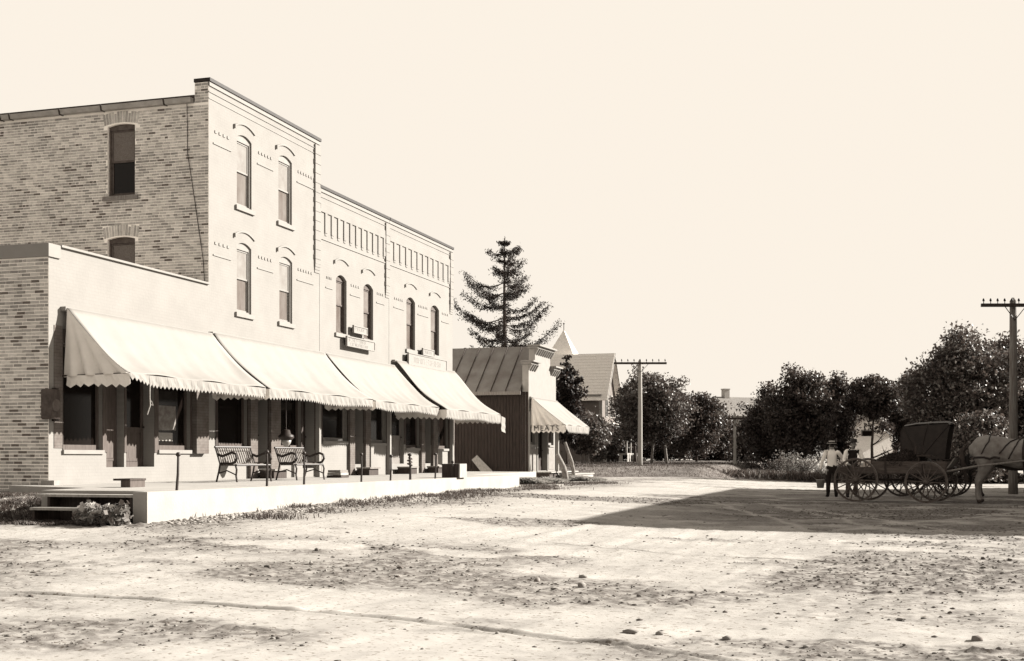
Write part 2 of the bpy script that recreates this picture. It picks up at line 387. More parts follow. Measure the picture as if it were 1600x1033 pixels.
# ------------------------------------------------------------------ walls with openings
class Plane:
    def __init__(s, O, U, N): s.O = Vector(O); s.U = Vector(U); s.N = Vector(N)
    def P(s, u, v, w=0.0): return s.O + s.U * u + Vector((0, 0, v)) + s.N * w
    def box(s, mb, u0, u1, v0, v1, w0, w1, m=0):
        a = s.P(u0, v0, w0); b = s.P(u1, v1, w1); mb.box(a, b, m)
    def arc(s, u0, u1, v, rise, n=8):
        """segmental arch through (u0,v) and (u1,v) with the crown at v+rise"""
        out = []
        for i in range(n + 1):
            q = i / n * 2 - 1
            out.append((u0 + (u1 - u0) * i / n, v + rise * (1 - q * q)))
        return out
def wall_panel(pl, mb, u0, u1, v0, v1, holes, depth=0.14, m=0):
    us = sorted(set([u0, u1] + [h[0] for h in holes] + [h[1] for h in holes])); vs_ = sorted(set([v0, v1] + [h[2] for h in holes] + [h[3] for h in holes]))
    for i in range(len(us) - 1):
        for j in range(len(vs_) - 1):
            uc = (us[i] + us[i + 1]) / 2; vc = (vs_[j] + vs_[j + 1]) / 2
            if uc < u0 or uc > u1 or vc < v0 or vc > v1: continue
            if any(h[0] < uc < h[1] and h[2] < vc < h[3] for h in holes): continue
            mb.quad(pl.P(us[i], vs_[j]), pl.P(us[i + 1], vs_[j]), pl.P(us[i + 1], vs_[j + 1]), pl.P(us[i], vs_[j + 1]), m=m)
    for h in holes:
        a, b_, c, d = h[:4]; rise = h[4] if len(h) > 4 else 0; dp = h[5] if len(h) > 5 else depth
        mb.quad(pl.P(a, c), pl.P(a, d), pl.P(a, d, -dp), pl.P(a, c, -dp), m=m)
        mb.quad(pl.P(b_, c), pl.P(b_, d), pl.P(b_, d, -dp), pl.P(b_, c, -dp), m=m)
        mb.quad(pl.P(a, c), pl.P(b_, c), pl.P(b_, c, -dp), pl.P(a, c, -dp), m=m)
        if rise:
            ar = pl.arc(a, b_, d - rise, rise)
            for (p, q), (r, s2) in zip(ar[:-1], ar[1:]):
                mb.quad(pl.P(p, q), pl.P(r, s2), pl.P(r, d + 0.0), pl.P(p, d + 0.0), m=m)
                mb.quad(pl.P(p, q), pl.P(r, s2), pl.P(r, s2, -dp), pl.P(p, q, -dp), m=m)
        else:
            mb.quad(pl.P(a, d), pl.P(b_, d), pl.P(b_, d, -dp), pl.P(a, d, -dp), m=m)
def sash_window(pl, rt, u0, u1, v0, v1, rise=0.0, frame=None, upper=None, lower=None, sill=None, meet=0.52, name='window', recess=0.10):
    """window frame is the part; sashes, panes, blind and sill hang below it"""
    frame = frame or SASH; f = 0.055
    mb = MB(); w0, w1 = -recess - 0.06, -recess
    pl.box(mb, u0, u0 + f, v0, v1, w0, w1); pl.box(mb, u1 - f, u1, v0, v1, w0, w1)
    pl.box(mb, u0 + f, u1 - f, v1 - f - rise, v1, w0, w1 - 0.004); pl.box(mb, u0 + f, u1 - f, v0, v0 + f, w0, w1 - 0.004)
    win = mb.build(name, frame, rt)
    a, b_, c, d = u0 + f, u1 - f, v0 + f, v1 - f - rise; md = c + (d - c) * meet; s = 0.045
    for (z0, z1, w, gm_) in ((md, d, -recess - 0.03, upper or GLASSG), (c, md + s, -recess - 0.055, lower or GLASS)):
        mb = MB()
        pl.box(mb, a, a + s, z0, z1, w - 0.03, w); pl.box(mb, b_ - s, b_, z0, z1, w - 0.03, w)
        pl.box(mb, a + s, b_ - s, z0, z0 + s, w - 0.03, w - 0.003); pl.box(mb, a + s, b_ - s, z1 - s, z1, w - 0.03, w - 0.003)
        mb.build('sash', frame, win)
        mb = MB(); pl.box(mb, a + s, b_ - s, z0 + s, z1 - s, w - 0.03, w - 0.018); mb.build('pane', gm_, win)
    if sill:
        mb = MB(); pl.box(mb, u0 - 0.10, u1 + 0.12, v0 - 0.12, v0 - 0.002, -0.02, 0.06); mb.build('sill', sill, win)
    return win
def shop_window(pl, rt, u0, u1, v0, v1, frame, recess=0.10, name='shop_window'):
    mb = MB(); f = 0.07; w0, w1 = -recess - 0.06, -recess
    pl.box(mb, u0, u0 + f, v0, v1, w0, w1); pl.box(mb, u1 - f, u1, v0, v1, w0, w1)
    pl.box(mb, u0 + f, u1 - f, v1 - f, v1, w0, w1 - 0.004); pl.box(mb, u0 + f, u1 - f, v0, v0 + f + 0.04, w0, w1 - 0.004)
    win = mb.build(name, frame, rt)
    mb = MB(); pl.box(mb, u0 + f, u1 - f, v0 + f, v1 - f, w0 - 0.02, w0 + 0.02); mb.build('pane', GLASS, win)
    mb = MB(); pl.box(mb, u0 - 0.02, u1 + 0.02, v0 - 0.09, v0 - 0.003, -recess - 0.02, 0.05); mb.build('sill', TRIM, win)
    return win
def shop_door(pl, rt, u0, u1, v0, v1, frame, recess=0.3, glass_from=0.38, name='door', side_frames=True):
    mb = MB(); w = -recess; s = 0.11
    pl.box(mb, u0, u0 + s, v0, v1, w - 0.05, w); pl.box(mb, u1 - s, u1, v0, v1, w - 0.05, w)
    g = v0 + (v1 - v0) * glass_from
    pl.box(mb, u0 + s, u1 - s, v1 - 0.14, v1, w - 0.05, w - 0.003); pl.box(mb, u0 + s, u1 - s, g - 0.12, g, w - 0.05, w - 0.003); pl.box(mb, u0 + s, u1 - s, v0, v0 + 0.2, w - 0.05, w - 0.003)
    d = mb.build(name, frame, rt)
    mb = MB(); pl.box(mb, u0 + s, u1 - s, v0 + 0.2, g - 0.12, w - 0.045, w - 0.022); mb.build('panel', frame, d)
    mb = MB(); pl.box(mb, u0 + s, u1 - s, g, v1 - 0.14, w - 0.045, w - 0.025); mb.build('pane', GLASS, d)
    c = pl.P(u1 - 0.05, v0 + 0.95, w + 0.035)
    mb = MB(); mb.tube([c - pl.N * 0.04, c - pl.N * 0.01, c, c + pl.N * 0.02], [0.012, 0.012, 0.03, 0.018], 8); mb.build('knob', IRON, d)
    return d
def drip_arc(pl, rt, u0, u1, v, rise, mt, name='hood_mould'):
    ar = pl.arc(u0, u1, v, rise, 10); mb = MB()
    for (p, q), (r, s2) in zip(ar[:-1], ar[1:]):
        mb.prism([pl.P(p, q, -0.02), pl.P(r, s2, -0.02), pl.P(r, s2 + 0.05, -0.02), pl.P(p, q + 0.045, -0.02)], pl.N * 0.055)
    pl.box(mb, u0 - 0.05, u0 - 0.001, v - 0.06, v + 0.05, -0.02, 0.06)
    mb.build(name, mt, rt)
def brick_wall(pl, rt, u0, u1, v0, v1, holes, limit, course=0.073, length=0.222, seed=1, see=None, pick=None, arches=()):
    """bricks laid in running bond, proud of the mortar: the largest-showing ones as objects, the others joined"""
    rg = random.Random(seed); items = []
    nrow = int((v1 - v0) / course)
    for r in range(nrow):
        z = v0 + r * course; u = u0 - rg.random() * 0.02
        off = (r % 2) * length / 2 + rg.uniform(-0.015, 0.015); head = (r % 7 == 5)
        u = u0 - off
        while u < u1:
            L = (length * 0.5 if head else length) * rg.uniform(0.93, 1.05)
            a, b_ = max(u, u0) + 0.007, min(u + L, u1) - 0.007
            u += L
            if b_ - a < 0.05: continue
            z0, z1 = z + 0.009, z + course - 0.010
            bad = False; cut = None
            for h in holes:
                if a < h[1] and b_ > h[0] and z0 < h[3] and z1 > h[2]:
                    if a < h[0] - 0.05: cut = (a, h[0] - 0.004)
                    elif b_ > h[1] + 0.05: cut = (h[1] + 0.004, b_)
                    else: bad = True
            if bad: continue
            if cut: a, b_ = cut
            uc = (a + b_) / 2; zc = z
            nlow = float(fbm(np.array(uc * 0.8 + seed * 9), np.array(zc * 0.9), 3))
            val = 0.22 + (nlow - 0.5) * 0.55 + rg.random() * 0.62
            # a minority of burnt dark bricks
            if rg.random() < 0.08: val -= 0.45
            k = min(5, max(0, int(val * 6.2)))
            items.append((a, b_, z0, z1, k, rg.uniform(0.004, 0.012)))
    cs = Vector((0, 0, EYE))
    order = sorted(range(len(items)), key=lambda i: ((pl.P((items[i][0] + items[i][1]) / 2, items[i][2]) - cs).length if pick is None or pick(items[i]) else 1e6 + i))
    single = set(order[:limit])
    protos = {}
    rest = MB()
    for i, (a, b_, z0, z1, k, pr) in enumerate(items):
        if i in single:
            key = (k, round((b_ - a) / 0.02))
            if key not in protos:
                mb = MB(); Lq = key[1] * 0.02; hh = (z1 - z0) / 2
                A = pl.U * (-Lq / 2) + Vector((0, 0, -hh)) - pl.N * 0.012; Bq = pl.U * (Lq / 2) + Vector((0, 0, hh)) + pl.N * 0.0
                mb.box(A, Bq); protos[key] = mb.mesh('brick', BRICKS[k])
            o = bpy.data.objects.new('brick', protos[key]); COL.objects.link(o); o.parent = rt
            o.location = pl.P((a + b_) / 2, (z0 + z1) / 2, pr) - Vector(rt.location)
        else:
            pl.box(rest, a, b_, z0, z1, -0.012, pr, m=k)
    if rest.v:
        o = rest.build('brickwork', BRICKS, rt, fix=False); o['kind'] = 'stuff'

FX = -17.0
FRONT = Plane((FX, 0, 0), (0, 1, 0), (1, 0, 0))
Y0, Y1, Y2, Y3, Y4 = along(76), along(326), along(499), along(607.5), along(707)
FLOOR = 1.28
def storefront(rt, items, y0, y1, ztop, piermat=PIERBRICK):
    """items: (kind, px0, px1, z0, z1) on the street front; returns wall openings"""
    holes = []
    for it in items:
        k, p0, p1, z0, z1 = it[:5]; a, b_ = along(p0), along(p1)
        holes.append((a, b_, z0, z1, 0, 0.45 if k in ('door', 'screen') else 0.2))
        if k == 'win': shop_window(FRONT, rt, a, b_, z0, z1, it[5] if len(it) > 5 else WOODMID)
        elif k == 'door': shop_door(FRONT, rt, a, b_, z0, z1, it[5] if len(it) > 5 else WOODMID)
        elif k == 'screen': shop_door(FRONT, rt, a, b_, z0, z1, WOODGREY, recess=0.12, glass_from=0.5, name='screen_door')
    return holes
def cornice(rt, y0, y1, z, cap=DARKCAP):
    mb = MB()
    FRONT.box(mb, y0, y1, z - 0.33, z - 0.31, -0.02, 0.018); FRONT.box(mb, y0, y1, z - 0.50, z - 0.48, -0.02, 0.014)
    FRONT.box(mb, y0, y1, z - 0.17, z - 0.061, -0.02, 0.03)
    mb.build('cornice', TRIM, rt)
    mb = MB(); FRONT.box(mb, y0 - 0.03, y1 + 0.03, z - 0.06, z + 0.03, -0.42, 0.06); mb.build('coping', cap, rt)
def dentils(rt, y0, y1, z, n):
    mb = MB(); st = (y1 - y0) / n
    for i in range(n):
        a = y0 + st * (i + 0.2); FRONT.box(mb, a, a + st * 0.45, z, z + 0.07, -0.02, 0.02)
    o = mb.build('dentil_course', TRIM, rt); o['kind'] = 'stuff'
    mb = MB(); FRONT.box(mb, y0 - 0.04, y1 + 0.04, z - 0.30, z - 0.265, -0.02, 0.022); mb.build('string_course', TRIM, rt)
def pilaster(rt, y0, y1, z0, z1, mt=FACADE):
    mb = MB(); z = z0 + 0.35; i = 0
    while z + 0.146 < z1:
        FRONT.box(mb, y0 - (0.025 if i % 2 else 0.0), y1, z, z + 0.146, -0.02, 0.062 if i % 2 else 0.05); z += 0.146; i += 1
    FRONT.box(mb, y0, y1, z, z1, -0.02, 0.05)
    for i in range(3): FRONT.box(mb, y0 + 0.006 * i, y1 - 0.006 * i, z0 + 0.35 - 0.09 * (i + 1), z0 + 0.35 - 0.09 * i, -0.02, 0.045 - 0.012 * i)
    mb.build('pilaster', mt, rt)
def shell(rt, x0, x1, y0, y1, z0, z1, mt, name='wall'):
    mb = MB(); mb.box((x0, y0, z0), (x1, y1, z1)); return mb.build(name, mt, rt)

# ---- low one-storey store
low = root('corner_store', (-21, (Y0 + Y1) / 2, 0.5), 'low one-storey brick store at the near end of the row, beside the steps', 'store')
LT = 5.97; SW1 = 3.95
hl = storefront(low, [('win', 98, 160, zat(703, FX, along(130)), SW1), ('door', 197, 241, FLOOR, SW1 - 0.2), ('win', 247, 297, zat(703, FX, along(270)), SW1)], Y0, Y1, LT)
hl.append((along(166), along(194), FLOOR, SW1 - 0.2, 0, 0.25))
mb = MB(); wall_panel(FRONT, mb, Y0, Y1, 0.3, LT, hl); mb.build('front_wall', FACADE, low)
mb = MB(); a, b_ = along(166), along(194); FRONT.box(mb, a, b_, FLOOR, SW1 - 0.2, -0.26, -0.2)
FRONT.box(mb, a + 0.12, b_ - 0.12, FLOOR + 0.15, FLOOR + 1.25, -0.2, -0.185); FRONT.box(mb, a, a + 0.09, FLOOR, SW1 - 0.2, -0.2, -0.12)
mb.build('side_panel', WOODMID, low)
ip = Plane((FX + 0.014, 0, 0), (0, 1, 0), (1, 0, 0)); mb = MB(); wall_panel(ip, mb, along(97.5), along(299.5), 1.62, 4.25, [(h[0], h[1], max(h[2], 1.62) if h[2] > 1.62 else 1.6, h[3], 0, 0.014) for h in hl]); mb.build('framing_or_shade_infill', WOODMID, low)
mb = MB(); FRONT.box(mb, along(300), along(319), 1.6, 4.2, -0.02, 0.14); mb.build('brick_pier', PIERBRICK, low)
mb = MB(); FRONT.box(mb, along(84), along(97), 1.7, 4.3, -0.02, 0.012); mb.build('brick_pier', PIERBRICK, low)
shell(low, -32, -17.5, Y0 + 0.3, Y1 - 0.05, 0.2, 5.5, MORTAR)
LSIDE = Plane((0, Y0, 0), (-1, 0, 0), (0, -1, 0))
mb = MB(); wall_panel(LSIDE, mb, 17.0, 32.0, 0.2, 5.72, []); mb.build('side_wall', MORTAR, low)
mb = MB(); mb.box((-32, Y0 - 0.05, 5.722), (-16.96, Y0 + 0.35, LT + 0.03)); mb.build('stone_coping', TRIM, low)
mb = MB(); mb.box((-17.3, Y0 + 0.36, LT + 0.002), (-16.94, Y1 - 0.02, LT + 0.05)); mb.build('front_coping', TRIM, low)
mb = MB(); mb.box((-17.15, Y0 - 0.06, 0.3), (-16.82, Y0 + 0.14, 1.02)); mb.build('plinth_block', BRICKS[1], low)
brick_wall(LSIDE, low, 17.004, 24.0, 0.62, 5.72, [], 295, course=0.0735, seed=3, pick=lambda it: it[0] < 18.35)
# shop papers pasted in the right-hand window
for nm, p0, p1, q0, q1, mt in (('poster', 250, 282, 634, 672, PAPER), ('notice', 254, 277, 676, 689, PAPERW)):
    a, b_ = along(p0), along(p1); ym = (a + b_) / 2
    mb = MB(); FRONT.box(mb, a, b_, zat(q1, FX, ym), zat(q0, FX, ym), -0.137, -0.133)
    o = mb.build(nm, mt); tag(o, {'poster': 'large faded paper poster pasted in the shop window near the front door', 'notice': 'small white printed notice below the faded poster in the shop window'}[nm], nm)

# ---- tall three-storey store
tall = root('three_storey_store', (-22, (Y1 + Y2) / 2, 0.5), 'tall three-storey pale brick store with dark brick side wall and two rows of front windows', 'store')
TT = 11.3; P1 = Y1 + 0.02; P2 = Y2 - 0.02
ht = storefront(tall, [('win', 340, 386, 1.78, SW1), ('door', 399, 418, FLOOR - 0.1, SW1 - 0.1, WOODDARK), ('win', 436, 470, 1.75, SW1), ('door', 473, 491, FLOOR - 0.1, SW1 - 0.1, WOODDARK)], Y1, Y2, TT)
wins = []
for p0, p1, q0, q1 in ((370, 393, 207, 320), (435, 456, 241, 346), (370, 392.5, 377, 488), (436.5, 456.5, 400, 502)):
    a, b_ = along(p0), along(p1); z0, z1 = zat(q1, FX, a), zat(q0, FX, a)
    wins.append((a, b_, z0, z1, 0.11))
za = [sum(w_[2] for w_ in wins[:2]) / 2, sum(w_[3] for w_ in wins[:2]) / 2 + 0.02, sum(w_[2] for w_ in wins[2:]) / 2, sum(w_[3] for w_ in wins[2:]) / 2 + 0.02]
wins = [(w_[0], w_[1], za[0 if i < 2 else 2], za[1 if i < 2 else 3], 0.11) for i, w_ in enumerate(wins)]
mb = MB(); wall_panel(FRONT, mb, Y1, Y2, 0.3, TT - 0.05, ht + wins); mb.build('front_wall', FACADE, tall)
ip = Plane((FX + 0.014, 0, 0), (0, 1, 0), (1, 0, 0)); mb = MB(); wall_panel(ip, mb, along(336), along(491), 1.74, 4.25, [(h[0], h[1], 1.735 if h[2] < 1.735 else h[2], h[3], 0, 0.014) for h in ht]); mb.build('framing_or_shade_infill', WOODDARK, tall)
for i, (a, b_, z0, z1, rs) in enumerate(wins):
    sash_window(FRONT, tall, a, b_, z0, z1, 0.14, SASHL, upper=BLIND, lower=GLASSG, sill=TRIM, recess=0.045)
    drip_arc(FRONT, tall, a - 0.12, b_ + 0.16, z1 + 0.14, 0.14, TRIM)
gaps = [(Y1 + 0.25, wins[0][0] - 0.35), (wins[0][1] + 0.35, wins[1][0] - 0.35), (wins[1][1] + 0.35, Y2 - 0.45)]
for zz in (za[1] - 0.30, za[3] - 0.28):
    for (a, b_) in gaps: dentils(tall, a, b_, zz, max(4, int((b_ - a) / 0.17)))
cornice(tall, Y1, Y2, TT)
pilaster(tall, Y2 - 0.36, Y2 - 0.004, zat(432, FX, Y2), TT - 0.21)
for p0, p1 in ((387, 398), (419, 434), (491.5, 498)):
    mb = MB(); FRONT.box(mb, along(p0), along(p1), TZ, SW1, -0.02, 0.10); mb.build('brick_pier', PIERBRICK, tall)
shell(tall, -34, -17.5, Y1 + 0.3, Y2 - 0.02, 0.2, 10.7, WOODDARK)
mb = MB(); mb.box((-17.40, Y1 + 0.012, 10.6), (-17.012, Y2 - 0.002, TT - 0.07)); mb.build('parapet', FACADE, tall)
TSIDE = Plane((0, Y1, 0), (-1, 0, 0), (0, -1, 0))
sw_ = []
for (q0, q1) in ((193, 306), (370, 484)):
    a, b_ = -across(211, Y1), -across(168, Y1); xm = -(a + b_) / 2
    sw_.append((a, b_, zat(q1, xm, Y1), zat(q0, xm, Y1), 0.06))
mb = MB(); wall_panel(TSIDE, mb, 17.0, 34.0, 0.2, 10.72, sw_); mb.quad(*[TSIDE.P(*q) for q in ((17.0, 10.72), (17.41, 10.72), (17.41, TT - 0.07), (17.0, TT - 0.07))]); mb.build('side_wall', MORTAR, tall)
for i, (a, b_, z0, z1, rs) in enumerate(sw_):
    sash_window(TSIDE, tall, a, b_, z0, z1, 0.10, SASH, upper=mat('dusty_blind', 0.10, 0.14, scale=40, rough=0.9), lower=GLASS, sill=WOODGREY, recess=0.08, meet=0.5)
    # soldier bricks of the arch
    mb = MB(); n = 13; ar = TSIDE.arc(a - 0.10, b_ + 0.10, z1 - 0.05, 0.07, n)
    for k in range(n):
        (u, v), (u2, v2) = ar[k], ar[k + 1]
        hh = 0.30; lean = ((k + 0.5) / n - 0.5) * 0.10
        if random.random() < 0.12: hh -= 0.05
        mb.prism([TSIDE.P(u + 0.008, v + 0.012, -0.012), TSIDE.P(u2 - 0.008, v2 + 0.012, -0.012), TSIDE.P(u2 - 0.008 + lean, v2 + hh, -0.012), TSIDE.P(u + 0.008 + lean, v + hh, -0.012)], TSIDE.N * random.uniform(0.018, 0.026), m=random.choice((2, 3, 4, 4)))
    o = mb.build('arch_bricks', BRICKS, tall); o['kind'] = 'stuff'
hs = [(a - 0.10, b_ + 0.10, z0 - 0.13, z1 + 0.31) for (a, b_, z0, z1, rs) in sw_]
brick_wall(TSIDE, tall, 17.004, 26.5, 5.9, 10.70, [(h[0] + 0.1, h[1] - 0.1, h[2] + 0.13, h[3] - 0.3) for h in hs] + [(h[0], h[1], h[3] - 0.43, h[3]) for h in hs] + [(h[0] + 0.02, h[1] - 0.02, h[2], h[2] + 0.13) for h in hs], 295, seed=8, pick=lambda it: it[0] < 19.0 and it[2] > 6.35)
brick_wall(TSIDE, tall, 17.004, 17.4, 10.70, TT - 0.08, [], 0, seed=9)
# gutter along the side wall eave
mb = MB(); gzv = 10.80
pr = [(0.02, -0.10), (0.16, -0.10), (0.20, 0.02), (0.02, 0.02)]
mb.prism([TSIDE.P(17.43, gzv + q, p) for p, q in pr], TSIDE.U * 15)
gut = mb.build('gutter', TIN, tall)
for u in (18.2, 20.1, 21.4, 23.0, 23.3):
    mb = MB(); mb.prism([TSIDE.P(u, gzv + q, p) for p, q in [(0.015, -0.115), (0.172, -0.115), (0.215, 0.03), (0.015, 0.03)]], TSIDE.U * 0.04); mb.build('strap', IRON, gut)
mb = MB(); mb.box((-32.5, Y1 - 0.015, 10.74), (-17.42, Y1 + 0.2, 10.92)); mb.build('eave_board', WOODDARK, tall)
mb = MB(); mb.prism([(-34, Y1, 10.92), (-34, Y2 - 0.02, 10.92), (-34, (Y1 + Y2) / 2, 11.05)], (16.5, 0, 0)); mb.build('roof', DARKCAP, tall)
mb = MB(); mb.tube([TSIDE.P(17.62, 10.72, 0.03), TSIDE.P(17.60, 9.4, 0.03), TSIDE.P(17.48, 8.7, 0.03), TSIDE.P(17.30, 7.6, 0.03), TSIDE.P(17.14, 6.6, 0.03), TSIDE.P(17.10, 6.0, 0.03)], 0.009, 6); mb.build('wire', IRON, tall)

# ---- the pair of two-storey stores
def pair_store(name, label, y0, y1, items, winpx, right_p):
    rt = root(name, (-22, (y0 + y1) / 2, 0.5), label, 'store'); T = 9.89
    h = storefront(rt, items, y0, y1, T); ws = []
    for p0, p1, q0, q1 in winpx:
        a, b_ = along(p0), along(p1); ws.append((a, b_, zat(q1, FX, a), zat(q0, FX, a), 0.15))
    z0 = sum(q[2] for q in ws) / 2; z1 = sum(q[3] for q in ws) / 2
    ws = [(q[0], q[1], z0, z1, 0.15) for q in ws]
    mb = MB(); wall_panel(FRONT, mb, y0, y1, 0.3, T - 0.05, h + ws); mb.build('front_wall', FACADE, rt)
    ip = Plane((FX + 0.014, 0, 0), (0, 1, 0), (1, 0, 0)); mb = MB(); wall_panel(ip, mb, y0 + 0.12, y1 - 0.12, 1.98, 4.3, [(q[0], q[1], 1.975 if q[2] < 1.975 else q[2], q[3], 0, 0.014) for q in h]); mb.build('framing_or_shade_infill', WOODDARK, rt)  # dark frame infill, added to deepen the shade under the awning
    for (a, b_, c, d, rs) in ws:
        sash_window(FRONT, rt, a, b_, c, d, 0.13, SASH, upper=mat('shadowed_blind', 0.09, 0.13, scale=3), lower=GLASSG, sill=TRIM, recess=0.09)
        drip_arc(FRONT, rt, a - 0.12, b_ + 0.14, d + 0.36, 0.13, TRIM)
    for (a, b_) in ((y0 + 0.45, ws[0][0] - 0.3), (ws[0][1] + 0.3, ws[1][0] - 0.3), (ws[1][1] + 0.3, y1 - 0.45)):
        if b_ - a > 0.4: dentils(rt, a, b_, z1 - 0.25, max(4, int((b_ - a) / 0.17)))
    cornice(rt, y0, y1, T)
    # corbelled frieze: a proud band with pendants, recesses between them
    zf0, zf1 = T - 1.52, T - 0.78; n = 11; st = (y1 - y0 - 0.4) / n
    mb = MB(); FRONT.box(mb, y0 + 0.02, y1 - 0.37, zf1, T - 0.51, -0.02, 0.036); mb.build('frieze_band', FACADE, rt)
    for i in range(n):
        a = y0 + 0.05 + st * i
        mb = MB(); FRONT.box(mb, a + st * 0.62, a + st * 0.98, zf0 + 0.12, zf1 - 0.002, -0.02, 0.034)
        FRONT.box(mb, a + st * 0.66, a + st * 0.94, zf0 + 0.04, zf0 + 0.118, -0.02, 0.02); mb.build('corbel', FACADE, rt)
    mb = MB(); FRONT.box(mb, y0 + 0.02, y1 - 0.37, zf0 - 0.11, zf0 - 0.07, -0.02, 0.025); mb.build('string_course', TRIM, rt)
    pilaster(rt, y1 - 0.34, y1 - 0.004, zat(right_p, FX, y1), T - 0.21)
    shell(rt, -34, -17.5, y0 + 0.02, y1 - 0.02, 0.2, 9.4, MORTAR)
    mb = MB(); mb.box((-17.4, y0 + 0.002, 9.3), (-17.012, y1 - 0.002, T - 0.07)); mb.build('parapet', FACADE, rt)
    mb = MB(); mb.quad((-17.0, y1, 0.3), (-34, y1, 0.3), (-34, y1, 9.4), (-17.0, y1, 9.4)); mb.build('side_wall', MORTAR, rt)
    return rt
mid = pair_store('two_storey_store', 'two-storey pale brick store with bracketed frieze, next to the tall store', Y2 + 0.02, Y3, [('win', 503.5, 542, 2.02, SW1, SASHL), ('door', 551, 567, FLOOR, SW1 - 0.1, WOODDARK), ('win', 576, 603, 2.0, SW1, SASHL)], ((525, 541.5, 428, 522), (568, 583, 441, 527)), 470)
end = pair_store('two_storey_store', 'far two-storey pale brick store of the row, beside the dark meat shop', Y3 + 0.02, Y4, [('screen', 612, 631, FLOOR, 3.3), ('win', 634, 655, 1.85, SW1), ('door', 661, 673, FLOOR, SW1 - 0.1, WOODDARK), ('win', 681, 700, 1.85, SW1)], ((635, 648.5, 463, 546), (673, 686, 475, 553)), 495)
for rt, prs in ((mid, ((543, 550.5), (567.5, 575.5), (603.5, 607))), (end, ((655.3, 660.6), (673.6, 680.5), (700.5, 706.5)))):
    for p0, p1 in prs:
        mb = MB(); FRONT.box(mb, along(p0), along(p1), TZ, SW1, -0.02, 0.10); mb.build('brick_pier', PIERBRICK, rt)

# wooden door steps on the sidewalk
def door_step(px, wd, label, dx=0.5, hgt=0.26):
    y = along(px); x = FX + dx / 2 + 0.16
    rt = root('door_step', (x, y, TZ), label, 'step')
    mb = MB(); mb.box((x - dx / 2, y - wd / 2, TZ + 0.001), (x + dx / 2 - 0.06, y + wd / 2, TZ + hgt - 0.05)); mb.build('riser', WOODDARK, rt)
    mb = MB(); mb.box((x - dx / 2, y - wd / 2 - 0.05, TZ + hgt - 0.048), (x + dx / 2, y + wd / 2 + 0.05, TZ + hgt)); mb.build('tread', WOODGREY, rt)
door_step(558, 0.75, 'dark wooden door step below the door of the nearer two-storey store')
door_step(621, 0.75, 'dark wooden door step below the screen door')
door_step(667, 0.75, 'dark wooden door step below the last door of the brick row')
door_step(408, 0.75, 'dark wooden door step behind the first bench')
sx, sy = polar(201, 24.4)
rt = root('step_box', (sx, sy, TZ), 'small dark wooden step box standing on the sidewalk before the low store', 'step')
mb = MB(); mb.box((sx - 0.04, sy - 0.2, TZ + 0.001), (sx + 0.17, sy + 0.3, TZ + 0.13)); mb.build('box', WOODMID, rt)
mb = MB(); mb.box((sx - 0.2, sy - 0.22, TZ + 0.131), (sx + 0.18, sy + 0.32, TZ + 0.17)); mb.build('tread', WOODDARK, rt)

